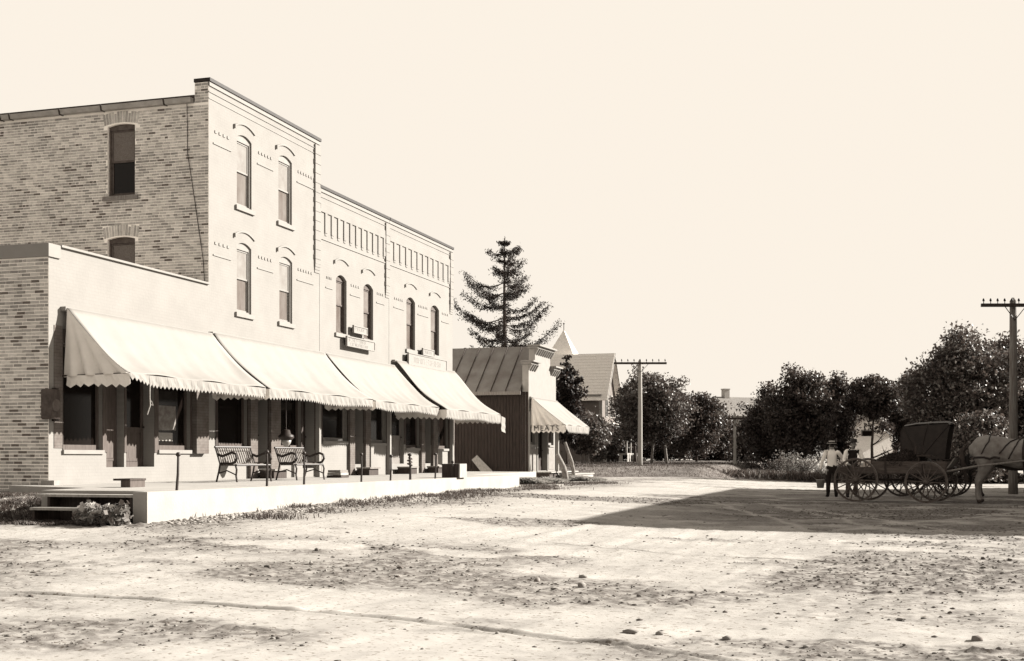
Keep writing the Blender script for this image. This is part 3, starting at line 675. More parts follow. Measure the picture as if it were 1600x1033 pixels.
# ------------------------------------------------------------------ awnings
def awning(label, y0, y1, xb, zb, ztop, valance=0.27, sag=0.28, cheek=None, nscal=None, seed=1, name='awning', xw=FX + 0.14, side=(True, True), group='canvas awnings', zend=None):
    rt = root(name, (xw, (y0 + y1) / 2, ztop), label, 'awning', group)
    rg = random.Random(seed); ny_, ns = 40, 14; z2 = zend if zend is not None else zb
    ph = [rg.uniform(0, 6) for _ in range(6)]
    P = []
    for j in range(ns + 1):
        s = j / ns; row = []
        for i in range(ny_ + 1):
            q = i / ny_; y = y0 + (y1 - y0) * q; zf = zb + (z2 - zb) * q
            x = xw + (xb - xw) * s; z = ztop + (zf - ztop) * s - sag * math.sin(math.pi * s) * (0.75 + 0.25 * math.sin(math.pi * q))
            endk = math.exp(-min(q, 1 - q) * 14)
            z += 0.035 * math.sin(q * 31 + ph[0] + 3 * s) * math.sin(math.pi * s) * (0.3 + endk) + 0.022 * math.sin(q * 17 + 4 * s + ph[3]) * s + 0.014 * math.sin(q * 57 + s * 5 + ph[1]) * math.sin(math.pi * s)
            z += 0.06 * endk * math.sin(math.pi * s)
            if 0 < j < ns: y += (0.05 * endk) * math.sin(6 * s + ph[2])
            row.append((x, y, z))
        P.append(row)
    mb = MB(); mb.grid(P); can = mb.build('canopy', CANVAS, rt, smooth=True, fix=False)
    sm = can.modifiers.new('thickness', 'SOLIDIFY'); sm.thickness = 0.008
    def strip(A, B, n, zoff=lambda q: 0.0, out=(0, 0, 0), nm='valance'):
        """hanging strip with a toothed hem"""
        A, B = Vector(A), Vector(B); out = Vector(out); top, low_ = [], []
        m_ = n * 2
        for i in range(m_ + 1):
            q = i / m_; p = A.lerp(B, q); dz = zoff(q)
            wv = out * (0.03 * math.sin(q * 23 + ph[3]))
            drop = valance * (1.0 if i % 2 else 0.74)
            top.append(p); low_.append(p + Vector((0, 0, -drop + dz)) + wv)
        midr = [t_.lerp(l_, 0.55) + out * 0.015 * math.sin(i * 1.3 + ph[4]) for i, (t_, l_) in enumerate(zip(top, low_))]
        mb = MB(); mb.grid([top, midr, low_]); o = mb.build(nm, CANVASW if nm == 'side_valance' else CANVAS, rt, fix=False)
        s2 = o.modifiers.new('thickness', 'SOLIDIFY'); s2.thickness = 0.006
        return o
    n = nscal or int((y1 - y0) / 0.14)
    lift = (lambda q: 0.13 * math.exp(-((q - 0.0) / 0.10) ** 2)) if cheek == 'left' else (lambda q: 0.03 * math.sin(q * 9 + ph[5]))
    strip((xb, y0, zb - 0.005), (xb, y1, z2 - 0.005), n, lift, (1, 0, 0))
    if side[0]: strip((xw, y0 - 0.004, zb - 0.03), (xb, y0 - 0.004, zb - 0.008), max(6, int((xb - xw) / 0.2)), lambda q: 0.02 * math.sin(5 * q), (0, -1, 0), 'side_valance')
    if side[1]: strip((xw, y1 + 0.004, z2 - 0.03), (xb, y1 + 0.004, z2 - 0.008), max(6, int((xb - xw) / 0.2)), lambda q: 0.02 * math.sin(5 * q), (0, 1, 0), 'side_valance')
    mb = MB(); mb.tube([(xb - 0.035, y0 + 0.02, zb - 0.035), (xb - 0.035, y1 - 0.02, z2 - 0.035)], 0.018, 8); mb.build('front_bar', IRON, rt)
    for y, zz in ((y0 + 0.01, zb), (y1 - 0.01, z2)):
        mb = MB(); mb.tube([(xw - 0.12, y, zz - 0.03), (xb, y, zz)], 0.016, 8); mb.build('arm', IRON, rt)
    mb = MB(); mb.box((FX - 0.01, y0 - 0.03, ztop - 0.05), (xw - 0.01, y1 + 0.03, ztop + 0.035)); mb.build('wall_batten', TRIM, rt)
    if cheek:
        yy, zz, P0 = (y0, zb, 0) if cheek == 'left' else (y1, z2, ny_)
        G = []; nf = 60
        for i in range(nf + 1):
            q = i / nf                      # from the wall foot of the arm out to the front corner
            foot = Vector((xw - 0.1, yy, zz - 0.06)).lerp(Vector((xb, yy, zz)), q); col_ = []
            j = q * ns; k = min(ns - 1, int(j)); fr = j - k
            tp = Vector(P[k][P0]).lerp(Vector(P[k + 1][P0]), fr)
            tp = Vector((xw, yy, ztop)).lerp(tp, 1.0)
            for r in range(13):
                s = r / 12; p = tp.lerp(foot, s)
                # pleats run from the top of the wall fan-wise down to the arm
                fan = (p.x - xw) / max(0.25, (ztop - p.z) + 0.05)
                tri_ = abs(((fan * 3.3 + 0.2) % 1.0) * 2 - 1); p.y += 0.26 * (tri_ ** 1.6 - 0.4) * s * (1 - 0.6 * q) * min(1.0, 3 * q + 0.15)
                col_.append(p)
            G.append(col_)
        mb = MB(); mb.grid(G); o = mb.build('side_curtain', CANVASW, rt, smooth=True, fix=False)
        s2 = o.modifiers.new('thickness', 'SOLIDIFY'); s2.thickness = 0.006
    return rt
aw1 = awning('long canvas awning of the low store, pleated side curtain at its near end', Y0 + 0.42, Y1 - 0.06, -15.32, 3.27, 4.68, cheek='left', seed=2)
aw2 = awning('canvas awning of the tall three-storey store, hanging above the two benches', Y1 + 0.02, Y2 + 0.10, -15.25, 3.26, 4.72, seed=5)
aw3 = awning('canvas awning of the nearer two-storey store, under the first signboard', Y2 + 0.18, Y3 + 0.22, -15.2, 3.23, 4.72, seed=7)
aw4 = awning('last canvas awning of the brick row, at the far end beside the dark meat shop', Y3 + 0.30, Y4 - 0.1, -14.95, 3.18, 4.92, seed=9, sag=0.30, valance=0.33)
# wooden crosspiece where the third awning's roller meets the wall
# small white pennant tied to the far end of the last awning
mb = MB(); mb.grid([[(-14.93 + 0.02 * math.sin(3 * j), Y4 - 0.05 + 0.17 * i, 3.14 - 0.12 * j - 0.02 * i) for i in range(4)] for j in range(6)])
o = mb.build('cloth_strip', CANVAS, aw4, fix=False); o.modifiers.new('t', 'SOLIDIFY').thickness = 0.006

# white posts by the sidewalk openings
for px, lb in ((497.5, 'slim white post under the awnings between the tall store and its neighbour'), (608, 'slim white post under the awnings by the screen door'), (706, 'slim white post at the far end of the brick row')):
    y = along(px, -16.4); mb = MB(); mb.box((-16.46, y - 0.06, TZ), (-16.34, y + 0.06, 3.4)); 
    rt = root('awning_post', (-16.4, y, TZ), lb, 'post', 'white posts under the awnings'); mb.build('shaft', TRIM, rt)
    mb = MB(); mb.box((-16.49, y - 0.09, TZ + 0.001), (-16.31, y + 0.09, TZ + 0.14)); mb.build('foot', TRIM, rt)
    mb = MB(); mb.box((-16.5, y - 0.1, 3.4), (-16.3, y + 0.1, 3.5)); mb.box((-17.0, y - 0.04, 3.5), (-16.3, y + 0.04, 3.56)); mb.build('bracket', TRIM, rt)
# pull cord of the first awning
y = along(233, -15.34); mb = MB()
mb.tube([(-15.32, y, 3.26), (-15.33, y + 0.01, 2.8), (-15.30, y - 0.02, 2.62), (-15.34, y - 0.07, 2.42)], 0.012, 6)
mb.tube([(-15.30, y - 0.02, 2.64), (-15.28, y + 0.06, 2.62), (-15.30, y + 0.02, 2.72)], 0.010, 6)
mb.build('pull_cord', PAPERW, aw1)

# ------------------------------------------------------------------ signboards (lettering too faded to read)
def signboard(label, p0, p1, z0, z1, rows, off=0.13, thick=0.05):
    a, b_ = along(p0), along(p1); rt = root('signboard', (FX + off, (a + b_) / 2, z0), label, 'sign', 'signboards on the brick fronts')
    mb = MB(); FRONT.box(mb, a, b_, z0, z1, off, off + thick); mb.build('board', TRIM, rt)
    mb = MB(); f = 0.035
    FRONT.box(mb, a, b_, z1 - f, z1, off + thick, off + thick + 0.02); FRONT.box(mb, a, b_, z0, z0 + f, off + thick, off + thick + 0.02)
    FRONT.box(mb, a, a + f, z0 + f, z1 - f, off + thick, off + thick + 0.018); FRONT.box(mb, b_ - f, b_, z0 + f, z1 - f, off + thick, off + thick + 0.018)
    mb.build('moulding', TRIM, rt)
    rg = random.Random(int(p0)); mb = MB()
    for (u0, u1, v0, v1) in rows:
        u = a + (b_ - a) * u0; zl, zh = z0 + (z1 - z0) * v0, z0 + (z1 - z0) * v1; lw = (zh - zl) * 0.75
        while u + lw < a + (b_ - a) * u1:
            for k in rg.sample(range(5), rg.choice((2, 3, 3))):
                if k == 0: FRONT.box(mb, u, u + lw * 0.16, zl, zh, off + thick - 0.002, off + thick + 0.004)
                if k == 1: FRONT.box(mb, u + lw * 0.55, u + lw * 0.7, zl, zh, off + thick - 0.002, off + thick + 0.005)
                if k == 2: FRONT.box(mb, u + lw * 0.1, u + lw * 0.6, zh - lw * 0.15, zh, off + thick - 0.002, off + thick + 0.006)
                if k == 3: FRONT.box(mb, u + lw * 0.1, u + lw * 0.6, (zl + zh) / 2, (zl + zh) / 2 + lw * 0.13, off + thick - 0.002, off + thick + 0.0055)
                if k == 4: FRONT.box(mb, u + lw * 0.1, u + lw * 0.6, zl, zl + lw * 0.15, off + thick - 0.002, off + thick + 0.0065)
            u += lw * rg.uniform(1.0, 1.25)
    o = mb.build('faded_lettering', PAINTMARK, rt); o['kind'] = 'stuff'
    for u in (a + 0.2, b_ - 0.2):
        mb = MB(); FRONT.box(mb, u, u + 0.05, z0 + 0.05, z1 - 0.05, -0.005, off); mb.build('standoff', IRON, rt)
sy1 = zat(541, FX, along(535)); 
signboard('long white signboard with faded lettering under the upper windows of the nearer two-storey store', 534, 578, zat(541, FX, along(535)), zat(525, FX, along(535)), [(0.06, 0.7, 0.5, 0.85), (0.12, 0.75, 0.12, 0.42)])
signboard('small white signboard hung between the two upper windows of the nearer two-storey store', 546, 567.5, zat(520, FX, along(546)), zat(508, FX, along(546)), [(0.1, 0.8, 0.35, 0.7)], off=0.10)
signboard('long white signboard with faded lettering under the upper windows of the far two-storey store', 631, 691, zat(570, FX, along(632)), zat(551, FX, along(632)), [(0.14, 0.86, 0.25, 0.72)])
signboard('small white signboard hung between the two upper windows of the far two-storey store', 654, 672, zat(555, FX, along(655)), zat(544, FX, along(655)), [(0.15, 0.85, 0.3, 0.7)], off=0.12)
# dark box sign on the corner of the low store
zc0, zc1 = zat(655, FX, Y0), zat(608, FX, Y0)
rt = root('wall_box', (FX + 0.05, Y0, zc0), 'dark metal box mounted high on the corner of the low brick store', 'box')
mb = MB(); mb.box((-17.13, Y0 - 0.10, zc0), (-16.86, Y0 + 0.22, zc1)); o = mb.build('case', mat('dark_box_paint', 0.035, 0.07, scale=8, rough=0.6), rt)
bv = o.modifiers.new('bevel', 'BEVEL'); bv.width = 0.03; bv.segments = 3
mb = MB(); cpt = Vector((-16.862, Y0 + 0.06, (zc0 + zc1) / 2 - 0.02)); mb.tube([cpt, cpt + Vector((0.012, 0, 0))], 0.13, 24); mb.build('round_plate', mat('dull_plate', 0.07, 0.11, scale=9, rough=0.6), rt)
mb = MB(); mb.box((-17.18, Y0 + 0.1, zc1), (-16.9, Y0 + 0.2, zc1 + 0.03)); mb.build('bracket', IRON, rt); mb = MB(); mb.box((-17.0, Y0 + 0.1, zc0 - 0.04), (-16.9, Y0 + 0.2, zc0 - 0.001)); mb.build('bracket', IRON, rt)
# hanging lantern outside the tall store
lx, lyv = polar(447, 33.6); lz = zat(672, lx, lyv)
rt = root('hanging_lantern', (lx, lyv, lz), 'dark hanging lantern with pale glass below the awning, above the second bench', 'lantern')
mb = MB(); mb.lathe([(0.02, 0.02), (0.10, 0.0), (0.13, -0.10), (0.20, -0.14), (0.22, -0.20), (0.16, -0.26), (0.15, -0.27)], 16, (lx, lyv, lz)); mb.build('hood', IRON, rt, smooth=True)
mb = MB(); mb.lathe([(0.145, -0.272), (0.12, -0.36), (0.06, -0.44), (0.01, -0.46)], 16, (lx, lyv, lz)); mb.build('globe', mat('lantern_glass', 0.25, rough=0.2, spec=0.5), rt, smooth=True)
mb = MB(); mb.tube([(lx, lyv, lz), (lx, lyv, 3.35), (FX + 0.1, lyv, 3.45)], 0.012, 6); mb.build('rod', IRON, rt)

# ------------------------------------------------------------------ benches on the sidewalk
def bench(label, x, y, rz):
    """faces local +X; length along local Y"""
    rt = root('garden_bench', (x, y, TZ), label, 'bench', 'iron-armed benches on the sidewalk', rz, local=True)
    L = 0.58; slat = mat('bench_slats', 0.10, 0.16, scale=9, rough=0.8, stretch=(6, 0.6, 6))
    for i in range(6):
        xx = -0.20 + i * 0.085; mb = MB(); mb.box((xx, -L, 0.415 - 0.012 * abs(i - 3)), (xx + 0.066, L, 0.44 - 0.012 * abs(i - 3))); mb.build('seat_slat', slat, rt)
    for i in range(15):
        yy = -L + 0.05 + i * (2 * L - 0.1) / 14; mb = MB()
        mb.tube([(-0.21, yy, 0.44), (-0.28, yy, 0.62), (-0.37, yy, 0.82)], 0.017, 6); mb.build('back_slat', slat, rt)
    mb = MB(); mb.tube([(-0.375, -L - 0.03, 0.83), (-0.375, L + 0.03, 0.83)], 0.028, 8); mb.build('top_rail', IRON, rt)
    mb = MB(); mb.tube([(0.29, -L, 0.40), (0.29, L, 0.40)], 0.022, 8); mb.tube([(-0.22, -L, 0.43), (-0.22, L, 0.43)], 0.02, 8); mb.build('seat_frame', IRON, rt)
    for s in (-1, 1):
        yy = s * (L + 0.01); mb = MB()
        # scrolled arm: from the back post forward, round the front and down to the seat
        arm = [(-0.31, 0.66), (-0.15, 0.61), (0.02, 0.66), (0.17, 0.70), (0.28, 0.66), (0.31, 0.56), (0.25, 0.47), (0.12, 0.43), (-0.05, 0.44), (-0.2, 0.43)]
        mb.tube([(p, yy, q) for p, q in arm], 0.032, 8); mb.build('armrest', IRON, rt)
        mb = MB(); mb.tube([(-0.22, yy, 0.43), (-0.26, yy, 0.25), (-0.34, yy, 0.0)], 0.022, 8); mb.build('leg', IRON, rt)
        mb = MB(); mb.tube([(0.26, yy, 0.42), (0.31, yy, 0.3), (0.29, yy, 0.15), (0.32, yy, 0.0)], 0.022, 8); mb.build('leg', IRON, rt)
        mb = MB(); mb.tube([(-0.28, yy, 0.20), (0.0, yy, 0.27), (0.29, yy, 0.17)], 0.016, 8); mb.build('stretcher', IRON, rt)
        mb = MB(); mb.tube([(-0.22, yy, 0.43), (-0.38, yy, 0.84)], 0.022, 8); mb.build('back_post', IRON, rt)
    return rt
b1x, b1y = polar(382, 30.0); b2x, b2y = polar(470, 32.4)
bench('iron-armed slatted bench on the sidewalk, nearest the low store', b1x, b1y, R(-14))
bench('iron-armed slatted bench on the sidewalk, the farther one below the hanging lantern', b2x, b2y, R(-10))

# iron hitching rods along the sidewalk edge
hp = [(276, 0.60, 'nearest iron hitching rod on the sidewalk edge, before the low store', 0.05), (417, 0.66, 'iron hitching rod on the sidewalk edge in front of the first bench', 0.0),
      (475, 0.64, 'iron hitching rod on the sidewalk edge in front of the second bench', 0.0), (564.5, 0.62, 'iron hitching rod on the sidewalk edge before the door of the nearer two-storey store', 0.0),
      (610, 0.58, 'iron hitching rod on the sidewalk edge just before the screen door', 0.04), (641, 0.62, 'thick iron hitching rod with a rope wound round its head', -0.04), (680, 0.64, 'iron hitching rod on the sidewalk edge before the last shop windows', 0.0),
      (707, 0.42, 'short iron hitching rod in front of the wooden crate', 0.0)]
for px, h, lb, ln in hp:
    y = along(px, TX - 0.12); x = TX - 0.12; th = 0.026 if px != 641 else 0.035
    rt = root('hitching_rod', (x, y, TZ), lb, 'hitching post', 'hitching rods along the sidewalk edge')
    mb = MB(); mb.tube([(x, y, TZ - 0.02), (x + 0.01, y + ln * 0.5, TZ + h * 0.5), (x, y + ln, TZ + h)], [th, th * 0.9, th * 0.8], 8); mb.build('rod', IRON, rt)
    mb = MB(); mb.lathe([(th * 0.7, 0), (th * 1.6, 0.02), (th * 1.7, 0.05), (th * 0.8, 0.08)], 10, (x, y + ln, TZ + h - 0.005)); mb.build('head', IRON, rt, smooth=True)
    if px == 641:
        mb = MB(); mb.tube([(x + 0.06 * math.cos(a * 0.9), y + ln * 0.8 + 0.06 * math.sin(a * 0.9), TZ + h - 0.25 + 0.012 * a) for a in range(18)], 0.018, 6); mb.build('rope', WOODMID, rt)
# crate and bundle of shingles on the walk
cx, cy = polar(712, 36.2)
rt = root('wooden_crate', (cx, cy, TZ), 'wooden crate with dark end and pale side on the sidewalk, past the last hitching rods', 'crate')
for k, (a, b_, m_) in enumerate((((-0.28, -0.30, 0.002), (0.20, -0.27, 0.40), WOODDARK), ((0.201, -0.30, 0.0), (0.235, 0.3, 0.40), WOODPALE), ((-0.28, 0.27, 0.001), (0.2, 0.3, 0.40), WOODDARK), ((-0.315, -0.3, 0.0), (-0.281, 0.3, 0.40), WOODDARK), ((-0.28, -0.269, 0.37), (0.2, 0.269, 0.399), WOODPALE))):
    mb = MB(); mb.box([cx + a[0], cy + a[1], TZ + a[2]], [cx + b_[0], cy + b_[1], TZ + b_[2]]); mb.build('board', m_, rt)
cx, cy = along(527, -15.6), 0
y = along(527, -15.4)
for k in range(3):
    mb = MB(); mb.box((-15.6 + 0.01 * k, y - 0.28 + 0.02 * k, TZ + 0.002 + k * 0.075), (-15.15 - 0.02 * k, y + 0.26 + 0.01 * k, TZ + 0.07 + k * 0.075))
    o = mb.build('flat_box', [WOODDARK, WOODPALE, WOODGREY][k]); tag(o, ['dark flat box, bottom of the small stack on the sidewalk', 'pale flat box, middle of the small stack on the sidewalk', 'grey flat box, topmost of the small stack on the sidewalk'][k], 'box', 'flat boxes stacked on the sidewalk')

# wooden steps at the near end of the sidewalk
rt = root('sidewalk_steps', (-13.5, 18.3, gz(-13.5, 18.3)), 'weathered wooden steps of two long treads at the near end of the sidewalk', 'steps')
mb = MB(); mb.box((-14.32, 18.32, 0.82), (-12.345, 18.70, 0.865)); mb.build('tread', WOODPALE, rt)
mb = MB(); mb.box((-14.12, 17.92, 0.605), (-12.40, 18.26, 0.65)); mb.build('tread', WOODPALE, rt)
for x in (-14.1, -13.3, -12.45):
    mb = MB(); mb.prism([(x, 18.68, 0.2), (x, 18.68, 0.818), (x, 18.36, 0.818), (x, 18.36, 0.603), (x, 17.96, 0.603), (x, 17.96, 0.2)], (0.05, 0, 0)); mb.build('stringer', WOODDARK, rt)
mb = MB(); mb.box((-14.3, 18.64, 0.30), (-12.36, 18.67, 0.815)); mb.build('back_board', WOODDARK, rt)

# ------------------------------------------------------------------ meat shop
MY0, MY1, MX = along(826, -16.0), along(868.5, -16.0), -16.0
MG = 0.55; MM = (MY0 + MY1) / 2
meat = root('meat_shop', (-21, MM, MG), 'small dark wooden meat shop with seamed tin roof and pale stepped false front', 'shop')
MS = Plane((0, MY0, 0), (-1, 0, 0), (0, -1, 0)); MF = Plane((MX, 0, 0), (0, 1, 0), (1, 0, 0))
shell(meat, -27, MX - 0.3, MY0 + 0.03, MY1 - 0.03, 0.3, 4.55, WOODDARK)
mb = MB(); rg = random.Random(4); u = 16.02
while u < 27:
    wd = rg.uniform(0.13, 0.17); MS.box(mb, u, u + wd - 0.012, 0.35, 4.5, -0.03, rg.uniform(0.008, 0.02)); u += wd
o = mb.build('board_siding', mat('barn_red_boards', 0.016, 0.034, scale=5, rough=0.9, stretch=(6, 6, 0.5), bump=0.2), meat); o['kind'] = 'stuff'
RZ0, RZ1 = 4.50, 6.75
npan = 15; pw = 10.6 / npan
slope = Vector((0, MM - MY0 + 0.28, RZ1 - RZ0)); up = Vector((0, -slope.z, slope.y)).normalized()
for k in range(npan):
    x1 = -16.32 - k * pw; x0 = x1 - pw + 0.012
    mb = MB(); A = Vector((x0, MY0 - 0.28, RZ0)); B = Vector((x1, MY0 - 0.28, RZ0))
    mb.prism([A, B, B + slope, A + slope], up * 0.02); pn = mb.build('roof_panel', ROOFTIN, meat)
    mb = MB(); A2 = Vector((x1 - 0.012, MY0 - 0.29, RZ0)) + up * 0.021
    mb.prism([A2, A2 + Vector((0.03, 0, 0)), A2 + Vector((0.03, 0, 0)) + slope, A2 + slope], up * 0.04); mb.build('seam', mat('seam_tin', 0.05, rough=0.6), pn)
mb = MB(); mb.prism([(-27, MM, RZ1), (-27, MY1 + 0.28, RZ0), (-27, MY1 + 0.28, RZ0 + 0.03), (-27, MM, RZ1 + 0.03)], (10.7, 0, 0)); mb.build('roof_back', ROOFTIN, meat)
mb = MB(); mb.prism([(-27, MY0, 4.45), (-27, MY1, 4.45), (-27, MM, RZ1 - 0.1)], (0.1, 0, 0)); mb.build('gable', WOODDARK, meat)
mb = MB(); mb.box((-27, MY0 - 0.30, RZ0 - 0.14), (-16.3, MY0 - 0.26, RZ0 + 0.01)); mb.build('eave_board', WOODGREY, meat)
# false front, stepped
zl, zh = 5.86, 6.66; ya, yb = MY0 + 1.05, MY1 - 1.05
MFM = mat('false_front_paint', 0.185, 0.205, scale=3, rough=0.85)
fh = [(along(829, MX), along(836.5, MX), 2.1, 3.3), (along(839.5, MX), along(854, MX), 0.88, 3.4, 0, 0.3), (along(857, MX), along(865, MX), 2.1, 3.3)]
mb = MB(); wall_panel(MF, mb, MY0, MY1, 0.4, zl, fh); wall_panel(MF, mb, ya, yb, zl, zh, [])
mb.build('false_front', MFM, meat)
mb = MB(); mb.box((MX - 0.3, MY0, 0.4), (MX - 0.25, MY1, zl)); mb.box((MX - 0.3, ya, zl), (MX - 0.25, yb, zh)); mb.quad((MX, MY0, 0.4), (MX - 0.25, MY0, 0.4), (MX - 0.25, MY0, zl), (MX, MY0, zl)); mb.quad((MX, ya, zl), (MX - 0.25, ya, zl), (MX - 0.25, ya, zh), (MX, ya, zh)); mb.build('front_return', mat('corner_board', 0.24, 0.28, scale=3), meat)
for (a, b_, z) in ((MY0 - 0.22, ya + 0.02, zl), (ya - 0.22, yb + 0.22, zh), (yb - 0.02, MY1 + 0.22, zl)):
    mb = MB(); mb.box((MX - 0.32, a, z), (MX + 0.30, b_, z + 0.07)); mb.box((MX - 0.3, a + 0.05, z - 0.10), (MX + 0.18, b_ - 0.05, z - 0.002)); cn = mb.build('cornice', MFM, meat)
    y = a + 0.12
    while y < b_ - 0.1:
        mb = MB(); mb.prism([(MX + 0.001, y, z - 0.102), (MX + 0.22, y, z - 0.102), (MX + 0.06, y, z - 0.36), (MX + 0.001, y, z - 0.40)], (0, 0.09, 0)); mb.build('bracket', MFM, cn); y += 0.34
for h in (fh[0], fh[2]): shop_window(MF, meat, h[0], h[1], h[2], h[3], SASHL, name='window')
shop_door(MF, meat, fh[1][0], fh[1][1], 0.88, 3.4, WOODDARK, recess=0.22, glass_from=0.25)
for (a, b_) in ((fh[0][0], fh[0][1]), (fh[2][0], fh[2][1])):
    mb = MB(); MF.box(mb, a - 0.02, b_ + 0.02, 0.92, 1.92, 0.001, 0.02); mb.build('panel', mat('shop_panel', 0.15, 0.19, scale=6), meat)
for y in (MY0 + 0.02, MY1 - 0.14, fh[1][0] - 0.14, fh[1][1] + 0.02):
    mb = MB(); MF.box(mb, y, y + 0.12, 0.55, 3.6, 0.0, 0.05); mb.build('corner_board', TRIM, meat)
mb = MB(); mb.box((MX + 0.001, MY0 - 0.05, 0.30), (MX + 1.0, MY1 + 0.1, 0.80)); mb.build('porch_base', WOODDARK, meat)
for k in range(7):
    mb = MB(); mb.box((MX + 0.002 + k * 0.16, MY0 - 0.1, 0.802), (MX + 0.145 + k * 0.16, MY1 + 0.2, 0.85)); mb.build('porch_plank', WOODPALE, meat)
rt = root('plank_step', (MX + 1.5, MM + 1.2, MG), 'pale plank step before the meat shop porch', 'step')
mb = MB(); mb.box((MX + 1.15, MM - 1.2, 0.42), (MX + 1.75, MY1 + 0.6, 0.70)); mb.build('riser', WOODPALE, rt)
mb = MB(); mb.box((MX + 1.13, MM - 1.25, 0.702), (MX + 1.80, MY1 + 0.65, 0.75)); mb.build('tread', WOODPALE, rt)
mw = awning('pale canvas awning reading MEATS over the meat shop door', MY0 + 0.15, MY1 - 0.05, -14.3, 2.98, 4.25, valance=0.36, sag=0.10, cheek='left', seed=12, xw=MX + 0.1, side=(True, False))
tx = bpy.data.curves.new('meats_text', 'FONT'); tx.body = 'MEATS'; tx.size = 0.34; tx.extrude = 0.004; tx.space_character = 1.25; tx.align_x = 'CENTER'
to = bpy.data.objects.new('tmp', tx); COL.objects.link(to); bpy.context.view_layer.update()
tm = bpy.data.meshes.new_from_object(to.evaluated_get(bpy.context.evaluated_depsgraph_get())); bpy.data.objects.remove(to)
tm.materials.clear(); tm.materials.append(BLACKPAINT)
lo = bpy.data.objects.new('lettering', tm); COL.objects.link(lo); lo.parent = mw
lo.rotation_euler = (R(90), 0, 0); lo.location = Vector((-15.2, MY0 + 0.085, 2.72)) - Vector(mw.location)
# plank leaning on the meat shop's side wall
px0, px1 = across(771, MY0 - 0.5), across(741, MY0 - 0.1)
A = Vector((px0, MY0 - 0.55, groundz(px0, MY0 - 0.55) + 0.02)); B = Vector((px1, MY0 - 0.10, 1.50)); ax = (B - A).normalized(); sd = ax.cross(Vector((0, -1, 0.4))).normalized()
mb = MB(); nrm = ax.cross(sd).normalized()
mb.prism([A - sd * 0.20, A + sd * 0.18, A.lerp(B, 0.25) + sd * 0.22, B + sd * 0.17, B - sd * 0.16, A.lerp(B, 0.5) - sd * 0.2], nrm * 0.07)
tag(mb.build('leaning_plank', WOODPALE), 'broad pale plank leaning against the dark side wall of the meat shop', 'plank')
# leaning log posts by the awning
def log_post(p, q, r, lb):
    rt = root('leaning_post', p, lb, 'post', 'crooked log posts by the meat shop'); p, q = Vector(p), Vector(q); mid_ = p.lerp(q, 0.5) + Vector((0.08, 0, 0))
    mb = MB(); mb.tube([p - Vector((0, 0, 0.1)), p.lerp(mid_, 0.5) + Vector((0.03, 0, 0)), mid_, q], [r * 1.15, r, r * 1.05, r * 0.85], 10); mb.build('log', BARKPALE, rt, smooth=True)
    mb = MB(); d = (q - mid_).normalized(); mb.tube([q, q + d * 0.02], [r * 0.83, r * 0.8], 10); mb.build('cut_end', WOODPALE, rt)
x, y = polar(884, 52.0); x2, y2 = polar(871, 52.2); log_post((x, y, groundz(x, y)), (x2, y2, zat(711, x2, y2)), 0.12, 'thick crooked log post leaning before the meat shop awning')
x, y = polar(897, 57.5); x2, y2 = polar(883, 57.7); log_post((x, y, groundz(x, y)), (x2, y2, zat(692, x2, y2)), 0.085, 'thinner slanting log post right of the meat shop')
y = along(871, -15.0); rt = root('awning_post', (-15.0, y, 0.45), 'short white post below the meat shop awning', 'post', 'white posts under the awnings')
mb = MB(); mb.box((-15.06, y - 0.07, 0.42), (-14.94, y + 0.07, 2.95)); mb.build('shaft', TRIM, rt)

# ------------------------------------------------------------------ foliage makers
def leaf_mesh(name, cen, size, rng, m, flat=0.0, aspect=0.55):
    n = len(cen); size = np.broadcast_to(size, (n,))
    a = rng.normal(size=(n, 3)); a[:, 2] *= (1 - flat * 0.5); a /= np.linalg.norm(a, axis=1)[:, None]
    b_ = rng.normal(size=(n, 3)); b_ -= a * (a * b_).sum(1)[:, None]; b_ /= np.linalg.norm(b_, axis=1)[:, None]
    a = a * size[:, None]; b_ = b_ * size[:, None] * aspect
    co = np.stack([cen - a, cen + b_ - 0.1 * a, cen + a, cen - b_ - 0.1 * a], 1).reshape(-1, 3)
    me = np_mesh(name, co, np.arange(4 * n).reshape(-1, 4), 4); me.materials.append(m); return me
def limb(mb, p, d, L, r, depth, rg, ends, m=0):
    pts = [p]; rad = [r]; n = 4; q = p.copy(); dd = d.copy()
    for i in range(n):
        dd = (dd + Vector((rg.uniform(-1, 1), rg.uniform(-1, 1), rg.uniform(-0.3, 0.6))) * 0.16).normalized(); q = q + dd * (L / n); pts.append(q.copy()); rad.append(r * (1 - 0.6 * (i + 1) / n))
    mb.tube(pts, rad, 7 if depth == 0 else 5, m)
    ends.append(q.copy()); ends.append(pts[2].copy())
    if depth < 2:
        for i in range(3 if depth == 0 else 2):
            a = rg.uniform(0, 6.28); nd = (dd * 0.6 + Vector((math.cos(a), math.sin(a), rg.uniform(0.0, 0.6))) * 0.8).normalized()
            limb(mb, pts[rg.choice((2, 3, 4))].copy(), nd, L * 0.62, rad[-1] * 1.05, depth + 1, rg, ends, m)
